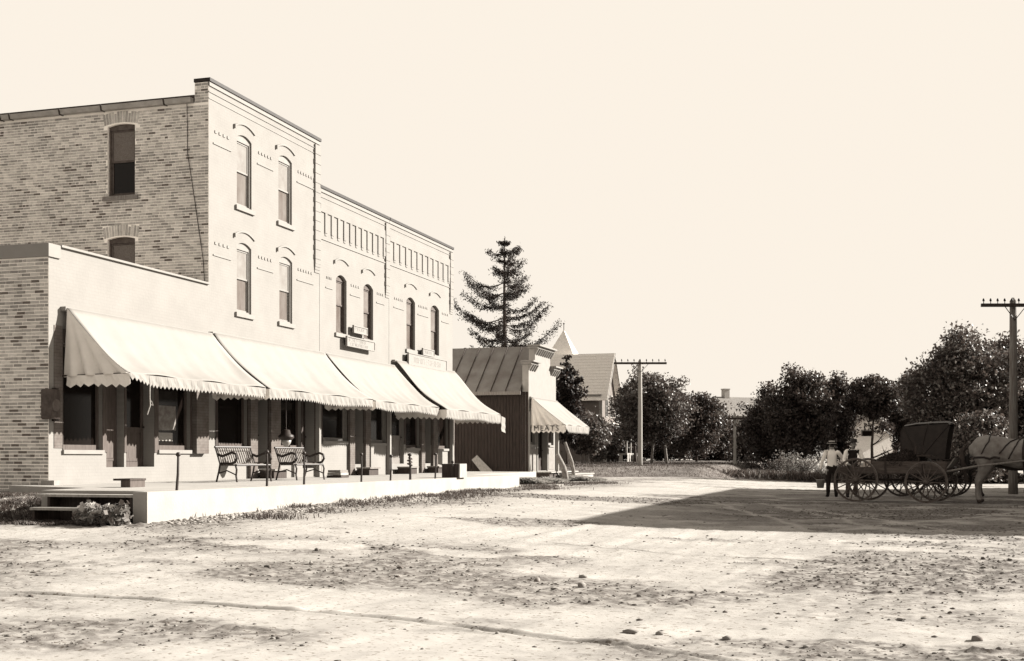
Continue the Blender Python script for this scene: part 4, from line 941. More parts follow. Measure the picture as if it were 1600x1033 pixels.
def tree(label, px, d, top_py, width_px, seed, leaves=5200, lsize=0.10, mt=None, bark=None, base=None, trunk_h=0.28, cat='tree', name='leafy_tree', group='trees at the end of the street', low=0.16, stems=1, lean=0.0, trunk_r=None):
    x, y = polar(px, d); z0 = groundz(x, y) if base is None else base; top = zat(top_py, x, y); H = top - z0; W = width_px * d / FOC / 2 * 1.18; leaves = int(leaves * 1.9)
    rg = random.Random(seed); rng = np.random.default_rng(seed)
    rt = root(name, (x, y, z0), label, cat, group)
    mb = MB(); ends = []
    r0 = trunk_r or max(0.07, H * 0.018)
    for s in range(stems):
        off = Vector(((s - (stems - 1) / 2) * r0 * 3.2, rg.uniform(-0.1, 0.1), 0)); ln = Vector((lean + (s - (stems - 1) / 2) * 0.12, rg.uniform(-0.05, 0.05), 1)).normalized()
        pts = []; rad = []; q = Vector((x, y, z0 - 0.15)) + off
        for i in range(7):
            pts.append(q.copy()); rad.append(r0 * (1.25 if i == 0 else 1 - 0.11 * i)); q = q + (ln + Vector((rg.uniform(-1, 1), rg.uniform(-1, 1), 0)) * 0.07) * (H * 0.72 / 6)
        mb.tube(pts, rad, 9)
        for i in range(2, 7):
            for k in range(2):
                a = rg.uniform(0, 6.28); limb(mb, pts[i].copy(), Vector((math.cos(a), math.sin(a), rg.uniform(0.25, 0.8))).normalized(), min(W, H * 0.4) * rg.uniform(0.5, 0.85), rad[i] * 0.55, 1, rg, ends)
    mb.build('trunk', bark or BARK, rt, smooth=True)
    # clumps around an uneven crown
    c0 = Vector((x + lean * H * 0.4, y, z0 + H * (low + (1 - low) * 0.5))); cl_ = []
    rz = H * (1 - low) * 0.5
    ncl = max(34, int(leaves / 75))
    for k in range(ncl):
        while True:
            v = Vector((rg.uniform(-1, 1), rg.uniform(-1, 1), rg.uniform(-1, 1)))
            if v.length < 1: break
        rr_ = v.length; v = v.normalized() * (rr_ ** 0.45)
        sil = 0.80 + 0.38 * math.sin(3.1 * math.atan2(v.y, v.x) + seed) * math.sin(2.3 * v.z + seed * 0.7) + rg.uniform(-0.08, 0.08)
        tp = 1.0 - 0.30 * max(0, v.z)
        p = c0 + Vector((v.x * W * sil * tp, v.y * W * sil * tp, v.z * rz * (0.86 + 0.12 * math.sin(2 * v.x * 3 + seed))))
        cl_.append((p, rg.uniform(0.10, 0.26) * min(W, rz) + 0.12))
    for e in ends:
        if e.z > z0 + H * low * 0.8: cl_.append((e, rg.uniform(0.10, 0.2) * min(W, rz) + 0.10))
    per = max(12, leaves // len(cl_)); cen = []
    for p, r in cl_:
        g = np.clip(rng.normal(size=(per, 3)), -1.7, 1.7) * np.array([r, r, r * 0.72]) * 0.62; cen.append(np.array(p)[None, :] + g)
    cen = np.concatenate(cen); sz = lsize * rng.uniform(0.6, 1.3, len(cen))
    nc_ = len(cen) // 5; v = rng.normal(size=(nc_, 3)); v /= np.linalg.norm(v, axis=1)[:, None]; v *= (rng.random(nc_) ** 0.4)[:, None]     # shaded inner leaves
    cen = np.concatenate([cen, np.array(c0)[None] + v * np.array([W * 0.58, W * 0.58, rz * 0.66])]); sz = np.concatenate([sz, lsize * rng.uniform(1.2, 2.2, nc_)])
    ok = cen[:, 2] > z0 + 0.05; cen, sz = cen[ok], sz[ok]
    me = leaf_mesh('crown', cen, sz, rng, mt or LEAF); link('crown', me, rt)
    return rt
def bush(label, px, d, h, wd, seed, n=900, ls=0.07, mt=None, name='bush', cat='bush', group=None, base=None, upright=0.0):
    x, y = polar(px, d); z0 = groundz(x, y) if base is None else base; rng = np.random.default_rng(seed); rg = random.Random(seed)
    rt = root(name, (x, y, z0), label, cat, group); mb = MB(); cen = []
    for k in range(9):
        a = rg.uniform(0, 6.28); e = Vector((x + math.cos(a) * wd * rg.uniform(0.1, 0.5), y + math.sin(a) * wd * rg.uniform(0.1, 0.5), z0 + h * rg.uniform(0.55, 0.95)))
        mb.tube([Vector((x, y, z0 - 0.05)) + (e - Vector((x, y, z0))) * 0.05, Vector((x, y, z0)).lerp(e, 0.5) + Vector((rg.uniform(-1, 1), rg.uniform(-1, 1), 0)) * 0.05, e], [0.02, 0.014, 0.006], 5)
        q = rng.random(n // 9)[:, None]; bse = np.array([x, y, z0]); cen.append(bse + (np.array(e) - bse) * (0.12 + 0.9 * q) + rng.normal(size=(n // 9, 3)) * np.array([wd * 0.13, wd * 0.13, h * 0.08]))
    mb.build('stem', BARK, rt); cen = np.concatenate(cen); cen = cen[cen[:, 2] > z0]
    me = leaf_mesh('foliage', cen, ls * rng.uniform(0.6, 1.3, len(cen)), rng, mt or LEAF2, flat=-upright * 2); link('foliage', me, rt); return rt
def grass_stuff(name, label, pts, h, seed, mt, hs=1.0):
    """pts: (n,3) feet; one joined mass of blades"""
    rng = np.random.default_rng(seed); n = len(pts); a = rng.uniform(0, 6.28, n); wv = 0.10 * h * np.stack([np.cos(a), np.sin(a), np.zeros(n)], 1)
    hh = (h * hs * rng.uniform(0.45, 1.25, n))[:, None]; ln = rng.normal(size=(n, 3)) * 0.35 * h; ln[:, 2] = 0
    tip = pts + ln + hh * np.array([0, 0, 1.0]); midp = pts + ln * 0.35 + hh * np.array([0, 0, 0.55])
    co = np.stack([pts - wv, pts + wv, midp + wv * 0.7, tip, midp - wv * 0.7], 1).reshape(-1, 3)
    me = np_mesh(name, co, np.arange(5 * n).reshape(-1, 5), 5); me.materials.append(mt); o = link(name, me); tag(o, label, None, kind='stuff'); return o

# ------------------------------------------------------------------ lawn bank and grass beyond the road
def sheet(name, x0, x1, y0, y1, nx_, ny_, fz, m, keep=None):
    X, Y = np.meshgrid(np.linspace(x0, x1, nx_), np.linspace(y0, y1, ny_)); Zz = fz(X, Y)
    co = np.stack([X, Y, Zz], -1).reshape(-1, 3); i = np.arange((ny_ - 1) * (nx_ - 1)); r = i // (nx_ - 1); c = i % (nx_ - 1); k = r * nx_ + c
    me = np_mesh(name, co, np.stack([k, k + 1, k + nx_ + 1, k + nx_], -1), 4); me.materials.append(m); me.shade_smooth(); o = link(name, me); tag(o, kind='structure'); return o
LAWNM = mat('lawn_turf', 0.05, 0.15, scale=2.4, bump=0.7, bscale=12, rough=0.95, contrast=(0.3, 0.7))
def lawn_z(X, Y):
    edge = 59.0 + 0.45 * (X + 15) + 0.5 * np.sin(X * 0.9)
    k = sst(0, 5.0, Y - edge) * sst(7.9, 10.4, -X + 0.35 * np.sin(Y * 0.6) + 0.02 * (Y - 60)) * (1 - sst(28, 34, -X))
    return gbase(X, Y) - 0.10 + k * (0.66 + 0.006 * np.clip(Y - 62, 0, 60) - (gbase(X, Y) - 0.43) * 1.0) + (fbm(X * 0.9, Y * 0.9, 3) - 0.5) * 0.12 * k
sheet('lawn', -38, -6.5, 56, 112, 130, 150, lawn_z, LAWNM)
def lz(x, y): return float(lawn_z(np.array(float(x)), np.array(float(y))))
VERGEM = mat('rough_verge', 0.03, 0.10, scale=2.0, bump=0.8, bscale=9, rough=0.95)
def verge_z(X, Y):
    edge = 66.5 + 0.16 * X + 0.8 * np.sin(X * 0.7)
    return gbase(X, Y) - 0.12 + sst(0, 1.6, Y - edge) * (0.25 + 0.12 * (fbm(X, Y, 3) - 0.5)) * sst(-11, -9.5, X)
sheet('verge', -12, 60, 62, 180, 150, 110, verge_z, VERGEM)
def vz(x, y): return float(verge_z(np.array(float(x)), np.array(float(y))))

# ------------------------------------------------------------------ trees
def lawn_base(px, d): x, y = polar(px, d); return lz(x, y)
def verge_base(px, d): x, y = polar(px, d); return vz(x, y)
tree('broad leafy tree with pale forked trunk on the lawn, right behind the near utility pole', 1018, 82, 583, 96, 3, leaves=9000, base=lawn_base(1018, 82), bark=BARKPALE, mt=LEAF2, low=0.24, stems=1, lean=0.08, trunk_r=0.10)
tree('slim pale-trunked leafy tree on the lawn, second behind the near utility pole', 1042, 84, 600, 62, 4, leaves=6000, base=lawn_base(1042, 84), bark=BARKPALE, low=0.25, lean=-0.04, trunk_r=0.11)
tree('dense dark tree at the foot of the lawn bank, left of the distant house', 1088, 92, 612, 80, 5, leaves=9000, base=lawn_base(1088, 92), low=0.05)
tree('leafy tree close behind the porch house, left of the near utility pole', 992, 94, 585, 60, 6, leaves=7000, base=lawn_base(978, 92), mt=LEAF2, low=0.2)
tree('dark low tree filling the gap below the distant house', 1125, 104, 652, 66, 7, leaves=6000, low=0.03)
tree('dark tree just right of the far utility pole', 1178, 96, 640, 56, 8, leaves=6000, low=0.02)
tree('tall dark leafy tree between the far utility pole and the standing men', 1205, 84, 598, 74, 9, leaves=10000, base=verge_base(1205, 84), low=0.04)
tree('tallest of the dark trees behind the standing men', 1252, 80, 566, 92, 10, leaves=12000, base=verge_base(1252, 80), low=0.05)
tree('leafy tree above the man in the straw hat', 1306, 84, 577, 58, 12, leaves=8500, base=verge_base(1308, 84), low=0.16)
tree('dark tree over the white gabled house', 1362, 80, 586, 84, 13, leaves=7500, base=verge_base(1362, 80), low=0.58, trunk_r=0.13, lean=0.03)
tree('dark tree behind the buggy top', 1424, 84, 572, 66, 14, leaves=9500, base=verge_base(1418, 84), low=0.12)
tree('large tall tree at the right, between the buggy and the utility pole', 1508, 66, 508, 150, 15, leaves=17000, lsize=0.10, base=verge_base(1508, 66), mt=LEAF2, low=0.10)
tree('large tree behind the right-hand utility pole', 1582, 70, 516, 120, 16, leaves=13000, lsize=0.10, base=verge_base(1582, 70), low=0.12)
tree('leafy tree at the right edge of the view', 1650, 66, 520, 130, 17, leaves=9000, base=verge_base(1650, 66), mt=LEAF2, low=0.1)
tree('low bushy tree between the grey horse and the large tall tree', 1535, 60, 640, 90, 18, leaves=7000, lsize=0.09, mt=LEAF2, low=0.02, base=verge_base(1535, 66) + 0.1)
tree('low dark tree behind the buggy horse', 1462, 72, 640, 80, 19, leaves=7000, low=0.0, base=verge_base(1462, 72))
tree('round dark tree beyond the white gabled house, left part of the gap', 1318, 112, 628, 56, 20, leaves=4000, low=0.2)
for k, (px, d, h, wd) in enumerate(((1212, 74, 1.2, 1.5), (1235, 73, 1.7, 1.7), (1258, 72, 1.6, 1.7), (1282, 73, 1.2, 1.4), (1158, 84, 1.5, 1.9), (1176, 80, 1.2, 1.6))):
    bush(['low pale bush at the foot of the tall dark trees', 'tall pale weedy bush under the tallest dark tree', 'pale weedy bush just left of the man in the straw hat', 'low weedy bush behind the man in the straw hat', 'dark bush at the foot of the far utility pole', 'small bush right of the far utility pole'][k], px, d, h, wd, 50 + k, n=1300, ls=0.06, mt=WEED if k in (1, 2, 3) else LEAF2, group='bushes along the verge', base=verge_base(px, d) if d < 76 else None, upright=0.4)
for k, (px, d, h, wd) in enumerate(((968, 100, 3.0, 3.6), (1000, 102, 2.8, 3.6), (1032, 103, 3.0, 3.8), (1062, 100, 3.0, 3.6), (1092, 104, 3.2, 4.0), (1118, 108, 3.0, 4.0), (1142, 112, 3.2, 4.0))):
    bush(['first', 'second', 'third', 'fourth', 'fifth', 'sixth', 'last'][k] + ' dark bush from the left in the hedge behind the lawn trees', px, d, h, wd, 80 + k, n=2600, ls=0.13, mt=LEAF, group='hedge bushes behind the lawn', base=(lawn_base(px, d) if k < 5 else None))
for k, (px, d, h, wd) in enumerate(((1318, 92, 1.2, 1.4), (1402, 90, 2.2, 1.8), (1435, 80, 2.4, 3.0), (1475, 66, 1.6, 2.2), (1560, 64, 1.3, 2.0))):
    bush(['low dark bush behind the vested person', 'dark bush in the gap left of the buggy hood', 'dark bush right behind the buggy hood', 'dark bush behind the black horse', 'low bush below the belly of the grey horse, across the road'][k], px, d, h, wd, 90 + k, n=1800, ls=0.10, mt=LEAF, group='bushes along the verge', base=verge_base(px, d), upright=0.2)
# spruce behind the meat shop
def spruce(px, d, top_py, seed):
    x, y = polar(px, d); z0 = groundz(x, y); top = zat(top_py, x, y); H = top - z0; rg = random.Random(seed); rng = np.random.default_rng(seed)
    rt = root('spruce_tree', (x, y, z0), 'tall ragged spruce rising behind the meat shop roof', 'tree')
    mb = MB(); mb.tube([(x, y, z0 - 0.2), (x + 0.05, y, z0 + H * 0.4), (x, y, z0 + H * 0.8), (x + 0.03, y, top)], [0.24, 0.17, 0.07, 0.015], 9); mb.build('trunk', BARK, rt, smooth=True)
    wood = MB(); cen = []; q = 0.97
    while q > 0.28:
        z = z0 + H * q; R_ = min(2.7, 0.08 + (1 - q) * 10.5) * rg.uniform(0.75, 1.1); n = rg.choice((3, 4, 4, 5))
        a0 = rg.uniform(0, 6.28)
        for k in range(n):
            a = a0 + k * 6.283 / n + rg.uniform(-0.35, 0.35); L = R_ * rg.choice((0.4, 0.7, 0.9, 1.0, 1.2)) * rg.uniform(0.85, 1.1); drop = rg.uniform(0.05, 0.25) * L; pts = []
            for i in range(8):
                s = i / 7; pts.append(Vector((x + math.cos(a) * L * s, y + math.sin(a) * L * s, z - drop * math.sin(s * 2.6) + 0.34 * L * s * s)))
            wood.tube(pts, [0.03 * (1 - 0.85 * i / 7) + 0.006 for i in range(8)], 5)
            for i in range(2, 8):
                s = i / 7; m_ = int(8 + 60 * L / 1.5); p = np.array(pts[i]); wdt = 0.05 + 0.10 * (1 - abs(s - 0.55)) * min(1, L)
                g = rng.normal(size=(m_, 3)) * np.array([wdt, wdt, 0.04]) * 1.15 + p; g[:, 2] -= np.abs(rng.normal(size=m_)) * 0.13 * min(1, L) * rg.uniform(0.3, 1.5)
                g += rng.uniform(-0.6, 0.6, (m_, 1)) * np.array(pts[i] - pts[i - 1]); cen.append(g)
        q -= rg.uniform(0.026, 0.048) * 1.1
    for i in range(10):
        cen.append(np.array([x, y, z0 + H * (0.86 + 0.014 * i)]) + rng.normal(size=(9, 3)) * np.array([0.05, 0.05, 0.06]))
    wood.build('branches', BARK, rt)['kind'] = 'stuff'
    cen = np.concatenate(cen); link('crown', leaf_mesh('crown', cen, 0.075 * rng.uniform(0.6, 1.3, len(cen)), rng, NEEDLE, aspect=0.32), rt)
spruce(788, 72, 369, 21)

# ------------------------------------------------------------------ houses
def gable_house(name, label, ox, oy, rz, W, D, z0, eave, ridge, wallm, roofm, cat='house', front_win=(), side_win=(), chimney=None, over=0.35):
    """local frame: gable front faces +X, ridge runs along X; width along Y"""
    rt = root(name, (ox, oy, z0), label, cat, None, rz, local=True); e, r = eave - z0, ridge - z0
    mb = MB(); mb.prism([(0, -W / 2, -0.8), (0, W / 2, -0.8), (0, W / 2, e), (0, 0, r - 0.06), (0, -W / 2, e)], (-D, 0, 0)); mb.build('wall', wallm, rt)
    for s in (-1, 1):
        o1 = over * (r - e) / (W / 2)
        A = [(over, s * (W / 2 + over), e - o1), (over, 0, r), (-D - over, 0, r), (-D - over, s * (W / 2 + over), e - o1)]
        mb = MB(); n_ = 16
        for k in range(n_):                       # lapped courses of shingles
            q0, q1 = k / n_, (k + 1) / n_; P_ = [Vector(A[0]).lerp(Vector(A[1]), q0), Vector(A[0]).lerp(Vector(A[1]), q1), Vector(A[3]).lerp(Vector(A[2]), q1), Vector(A[3]).lerp(Vector(A[2]), q0)]
            up_ = Vector((0, s * (r - e), W / 2)).normalized(); mb.prism([P_[0] + up_ * 0.018, P_[1] + up_ * 0.0, P_[2] + up_ * 0.0, P_[3] + up_ * 0.018], up_ * 0.06)
        mb.build('roof', roofm, rt)
        mb = MB(); mb.prism([(over + 0.002, s * (W / 2 + over), e - o1 - 0.22), (over + 0.002, s * (W / 2 + over), e - o1 + 0.02), (over + 0.002, 0, r + 0.02), (over + 0.002, 0, r - 0.24)], (0.05, 0, 0)); mb.build('bargeboard', TRIM, rt)
        mb = MB(); mb.box((-D, s * (W / 2 + 0.02), e - 0.28), (0.0, s * (W / 2 + over - 0.05), e - 0.18)); mb.build('eave_board', TRIM, rt)
        for xx in (-0.12, -D + 0.12):
            mb = MB(); mb.box((xx - 0.13, s * (W / 2), -0.5), (xx + 0.13, s * (W / 2 + 0.03), e - 0.28)); mb.build('corner_board', TRIM, rt)
    FP = Plane((0, 0, 0), (0, 1, 0), (1, 0, 0)); SP = Plane((0, -W / 2, 0), (-1, 0, 0), (0, -1, 0))
    for pl, ws in ((FP, front_win), (SP, side_win)):
        for (u0, u1, v0, v1) in ws:
            mb = MB(); pl.box(mb, u0 - 0.08, u1 + 0.08, v0 - 0.08, v1 + 0.1, 0.001, 0.05); wn = mb.build('window', TRIM, rt)
            for (a, b_) in ((v0, (v0 + v1) / 2 - 0.02), ((v0 + v1) / 2 + 0.02, v1)):
                mb = MB(); pl.box(mb, u0, u1, a, b_, 0.03, 0.056); mb.build('pane', GLASS, wn)
    if chimney:
        cx_, cw, ct = chimney; mb = MB(); mb.box((cx_ - cw, -cw, r - 0.6), (cx_ + cw, cw, r + ct)); mb.box((cx_ - cw - 0.06, -cw - 0.06, r + ct), (cx_ + cw + 0.06, cw + 0.06, r + ct + 0.12)); mb.build('chimney', BRICKS[2], rt)
    return rt
hx, hy = polar(935, 96); hy2 = along(961, hx)
Wd = 4.6; hz = lz(hx, hy) - 0.05
house = gable_house('porch_house', 'tall shingled house with steep gable and tower roof behind the meat shop', hx + 0.3, hy + Wd / 2, 0, Wd, 11.5, hz, zat(613, hx, hy), zat(553, hx, hy + Wd / 2), HOUSEWALL, SHINGLE,
    front_win=((-1.2, -0.4, 3.6, 5.2), (0.4, 1.2, 3.6, 5.2)), side_win=((1.2, 2.0, 0.9, 2.4), (4.2, 5.2, 1.0, 2.4), (8.0, 9.0, 1.0, 2.4)), over=0.5)
house.location.z = hz
# steep tower roof of the house
tw_x, tw_y = polar(881, 101); ztop_ = zat(515, tw_x, tw_y) - hz; lx_ = tw_x - house.location.x; ly_ = tw_y - house.location.y
mb = MB(); mb.box((lx_ - 1.5, ly_ - 1.5, 0), (lx_ + 1.5, ly_ + 1.5, ztop_ - 3.6)); mb.build('tower_wall', HOUSEWALL, house)
mb = MB(); bs = [(lx_ - 1.8, ly_ - 1.8, ztop_ - 3.6), (lx_ + 1.8, ly_ - 1.8, ztop_ - 3.6), (lx_ + 1.8, ly_ + 1.8, ztop_ - 3.6), (lx_ - 1.8, ly_ + 1.8, ztop_ - 3.6)]; tp = (lx_, ly_, ztop_)
for i in range(4): mb.quad(bs[i], bs[(i + 1) % 4], tp)
mb.quad(*bs); tr = mb.build('tower_roof', SHINGLE, house)
mb = MB(); mb.tube([(lx_, ly_, ztop_ - 0.1), (lx_, ly_, ztop_ + 0.5)], 0.03, 6); mb.lathe([(0.02, 0), (0.09, 0.07), (0.02, 0.15)], 8, (lx_, ly_, ztop_ + 0.4)); mb.build('finial', IRON, tr)
# porch with posts and steps
pf = 0.72
mb = MB(); mb.box((0.05, -Wd / 2 - 0.2, pf - 0.12), (2.0, Wd / 2 + 0.6, pf)); mb.build('porch_floor', WOODPALE, house)
mb = MB(); mb.prism([(0.05, -Wd / 2 - 0.4, 3.15), (2.3, -Wd / 2 - 0.4, 2.65), (2.3, -Wd / 2 - 0.4, 2.53), (0.05, -Wd / 2 - 0.4, 3.0)], (0, Wd + 1.2, 0)); mb.build('porch_roof', SHINGLE, house)
for yy in (-Wd / 2, -0.8, 0.9, Wd / 2 + 0.4):
    mb = MB(); mb.box((1.84, yy - 0.06, pf + 0.001), (1.96, yy + 0.06, 2.6)); mb.build('porch_post', HOUSEWHITE, house)
for k in range(3):
    mb = MB(); mb.box((0.1 + 0.62 * k, -Wd / 2 - 0.19, -0.1), (0.4 + 0.62 * k, -Wd / 2 - 0.15, pf - 0.13)); mb.build('skirt_board', HOUSEWHITE, house)
for k in range(7):
    mb = MB(); mb.box((1.93, -Wd / 2 + k * 0.75, -0.1), (1.99, -Wd / 2 + k * 0.75 + 0.35, pf - 0.13)); mb.build('skirt_board', HOUSEWHITE, house)
for k in range(4):
    mb = MB(); mb.box((2.01 + k * 0.36, -0.75, pf - 0.2 - 0.17 * (k + 0) - 0.02), (2.40 + k * 0.36, 0.95, pf - 0.17 - 0.17 * k)); mb.build('porch_step', WOODPALE, house)
for yy in (-0.78, 0.94):
    mb = MB(); mb.prism([(2.0, yy, -0.2), (2.0, yy, pf - 0.2), (3.5, yy, -0.02), (3.5, yy, -0.2)], (0, 0.04, 0)); mb.build('stringer', HOUSEWHITE, house)
bush('tall leafy vine climbing the corner of the porch house', 934, 91, 3.6, 2.4, 61, n=4200, ls=0.09, mt=LEAF2, name='climbing_vine', cat='vine', base=lawn_base(934, 91))
bush('leafy vine over the porch, beside the porch steps', 957, 91.5, 3.1, 1.5, 62, n=2600, ls=0.09, mt=LEAF2, name='climbing_vine', cat='vine', base=lawn_base(957, 91.5))
tree('small leafy tree in the yard just right of the meat shop awning', 914, 78, 642, 74, 63, leaves=5200, lsize=0.10, mt=LEAF2, base=lawn_base(914, 78), low=0.22, bark=BARKPALE, trunk_r=0.06, stems=3, group='small yard trees')
tree('small dark evergreen tree beside the meat shop false front', 886, 72, 555, 40, 64, leaves=3800, lsize=0.10, mt=NEEDLE, base=lawn_base(886, 72), low=0.25, group='small yard trees', trunk_r=0.07)
# distant house above the trees
dx, dy = polar(1119, 150); 
gable_house('distant_house', 'distant pale-roofed house with chimney above the dark trees, left of the far utility pole', dx, dy - 1, R(222), 6.0, 9, gz(dx, dy), zat(649, dx, dy), zat(621, dx, dy), mat('distant_wall_paint', 0.19, 0.21), mat('distant_shingles', 0.15, 0.19, scale=5), front_win=((-0.5, 0.5, 3.0, 4.6),), chimney=(-1.5, 0.35, 0.9))
# white gabled house seen through the gap behind the men
wx, wy = polar(1356, 100); wz = gz(wx, wy)
wh = gable_house('white_house', 'white gabled house with pale porch roof seen through the trees behind the wagon', wx, wy, R(-80), 3.6, 6, wz, zat(672, wx, wy), zat(640, wx, wy), mat('whitewash', 0.72, 0.8, scale=3), SHINGLE, front_win=((-0.45, 0.35, 3.3, 4.2),))
e1 = zat(681, wx, wy) - wz; mb = MB(); mb.prism([(0.02, -1.9, e1), (2.2, -1.9, e1 - 1.9), (2.2, -1.9, e1 - 2.0), (0.02, -1.9, e1 - 0.15)], (0, 3.9, 0)); mb.build('porch_roof', mat('pale_shingles', 0.62, 0.75, scale=10, rough=0.9, bump=0.3), wh)
for yy in (-1.7, 1.7):
    mb = MB(); mb.box((2.0, yy - 0.06, -0.5), (2.12, yy + 0.06, e1 - 1.95)); mb.build('porch_post', HOUSEWHITE, wh)

# ------------------------------------------------------------------ utility poles
def utility_pole(label, px, d, base_z, top_py, r, arm_px, arm_py, npin, bark):
    x, y = polar(px, d); top = zat(top_py, x, y); za_ = zat(arm_py, x, y); hw = arm_px * d / FOC / 2
    rt = root('utility_pole', (x, y, base_z), label, 'utility pole', 'utility poles')
    mb = MB(); mb.tube([(x, y, base_z - 0.3), (x, y, base_z + 0.5), (x + 0.01, y, (base_z + top) / 2), (x, y, top - 0.05), (x, y, top + 0.06)], [r * 1.2, r * 1.12, r, r * 0.82, r * 0.3], 12); mb.build('pole', bark, rt, smooth=True)
    u = Vector((CA, SA, 0)); f = Vector((-SA, CA, 0)); c = Vector((x, y, za_)) - f * (r + 0.05)
    M = Matrix((u, f, Vector((0, 0, 1)))).transposed().to_4x4(); M.translation = c
    mb = MB(); mb.box((-hw, -0.05, -0.055), (hw, 0.05, 0.055), M=M); arm = mb.build('crossarm', WOODDARK, rt)
    for s in (-1, 1):
        mb = MB(); a = c + u * (s * hw * 0.30) + Vector((0, 0, -0.05)); b_ = Vector((x, y, za_ - 0.5)) - f * (r + 0.012); mb.tube([a, b_], 0.014, 6); mb.build('brace', IRON, rt)
    for k in range(npin):
        q = -hw + 0.08 + (2 * hw - 0.16) * k / (npin - 1); p = c + u * q
        mb = MB(); mb.tube([p + Vector((0, 0, 0.05)), p + Vector((0, 0, 0.14))], 0.014, 6); mb.lathe([(0.03, 0.13), (0.042, 0.16), (0.03, 0.21), (0.012, 0.23)], 8, tuple(p)); mb.build('insulator', IRON, arm)
    for k in range(7):
        z = base_z + 2.6 + k * 0.42
        if z < za_ - 0.3 and d < 60: mb = MB(); s = 1 if k % 2 else -1; mb.tube([Vector((x, y, z)) + u * s * r * 0.7, Vector((x, y, z)) + u * s * (r + 0.14)], 0.012, 6); mb.build('step_peg', IRON, rt)
    return rt
POLE = mat('pole_wood', 0.11, 0.19, scale=5, bump=0.4, rough=0.9, stretch=(5, 5, 0.4))
POLEP = mat('pale_pole_wood', 0.26, 0.32, scale=5, rough=0.9, stretch=(5, 5, 0.4))
x, y = polar(1000, 68); utility_pole('pale utility pole with wide dark crossarm on the lawn bank', 1000, 68, lz(x, y), 563, 0.12, 82, 568, 9, POLEP)
x, y = polar(1148, 110); utility_pole('small far utility pole between the dark trees', 1148, 80, gz(*polar(1148, 80)) - 0.05, 645, 0.10, 30, 654, 4, POLEP)
x, y = polar(1583, 42); utility_pole('tall dark utility pole behind the grey horse at the right', 1583, 42, groundz(x, y), 468, 0.135, 106, 478, 10, POLE)

# ------------------------------------------------------------------ wagon, buggy
WHEELM = mat('worn_wheel_paint', 0.045, 0.10, scale=10, rough=0.7)
TYRE = mat('steel_tyre', 0.10, 0.16, scale=12, rough=0.5, metal=0.4)
SPOKE_CACHE = {}
def wheel(rt, x, y, r, ns=12, rim=0.035, phase=0.0, wm=WHEELM, tm_=TYRE):
    z = r
    def ring(R0, R1, w0, w1, m_, nm, par):
        mb = MB(); n = 40; k = 0
        for (ra, ya) in ((R0, w0), (R1, w0), (R1, w1), (R0, w1)):
            for j in range(n): a = 2 * math.pi * j / n; mb.v.append((x + ra * math.cos(a), y + ya, z + ra * math.sin(a)))
        for q in range(4):
            for j in range(n): mb.f.append((q * n + j, q * n + (j + 1) % n, ((q + 1) % 4) * n + (j + 1) % n, ((q + 1) % 4) * n + j)); mb.m.append(0)
        return mb.build(nm, m_, par)
    wh_ = ring(r - 0.06, r - 0.012, -0.024, 0.024, wm, 'wheel', rt)
    ring(r - 0.0115, r, -0.026, 0.026, tm_, 'tyre', wh_)
    mb = MB()
    mb.tube([(x, y - 0.14, z), (x, y - 0.10, z), (x, y - 0.03, z), (x, y + 0.05, z), (x, y + 0.11, z)], [0.035, 0.055, 0.085, 0.085, 0.06], 14); mb.build('hub', wm, wh_, smooth=True)
    key = (round(r, 3), wm.name)
    if key not in SPOKE_CACHE:
        mb = MB(); mb.tube([(0.07, 0, 0), (r * 0.5, 0, 0), (r - 0.055, 0, 0)], [0.022, 0.017, 0.015], 6); SPOKE_CACHE[key] = mb.mesh('spoke', wm)
    for k in range(ns):
        o = bpy.data.objects.new('spoke', SPOKE_CACHE[key]); COL.objects.link(o); o.parent = wh_; o.location = (x, y, z); o.rotation_euler = (0, -(phase + k * 2 * math.pi / ns), 0)
    return wh_
WX, WY = 0.0, 36.3; HEAD = R(-12)
def loc2w(x, y, ox=WX, oy=WY, h=HEAD): return ox + x * math.cos(h) - y * math.sin(h), oy + x * math.sin(h) + y * math.cos(h)
# the wheels sink slightly into the dust
WZ = np.mean([groundz(*loc2w(a, b_)) for a in (-0.93, 0.93) for b_ in (-0.72, 0.72)]) - 0.005
wag = root('farm_wagon', (WX, WY, WZ), 'open farm wagon with spoked wheels and board sides hitched to the grey horse', 'wagon', None, HEAD, local=True)
WB = mat('wagon_boards', 0.06, 0.10, scale=5, rough=0.8, stretch=(0.6, 5, 5))
for xx, rr_ in ((-0.93, 0.61), (0.95, 0.565)):
    for yy in (-0.72, 0.72): wheel(wag, xx, yy, rr_, 14, phase=random.uniform(0, 1))
    mb = MB(); mb.tube([(xx, -0.66, rr_), (xx, 0.66, rr_)], 0.035, 8); mb.build('axle', IRON, wag)
    mb = MB(); mb.box((xx - 0.05, -0.5, rr_ + 0.04), (xx + 0.05, 0.5, rr_ + 0.16)); mb.build('bolster', WOODDARK, wag)
mb = MB(); mb.box((-1.45, -0.48, 0.775), (1.40, 0.48, 0.81)); mb.build('floor', WB, wag)
for s in (-1, 1):
    for k in range(2):
        mb = MB(); L0 = -1.45 if k == 0 else -0.55; mb.box((L0, s * 0.48, 0.812 + k * 0.16), (1.40, s * 0.505, 0.965 + k * 0.16)); mb.build('side_board', WB, wag)
    for xx in (-1.2, -0.2, 0.8):
        mb = MB(); mb.box((xx, s * 0.506, 0.80), (xx + 0.05, s * 0.53, 1.0 if xx < -0.5 else 1.14)); mb.build('stake', WOODDARK, wag)
for xx, hh in ((-1.475, 0.98), (1.402, 1.12)):
    mb = MB(); mb.box((xx, -0.48, 0.79), (xx + 0.025, 0.48, hh)); mb.build('end_board', WB, wag)
mb = MB(); mb.tube([(-0.93, 0, 0.62), (0.95, 0, 0.60)], 0.03, 8); mb.build('reach', WOODDARK, wag)
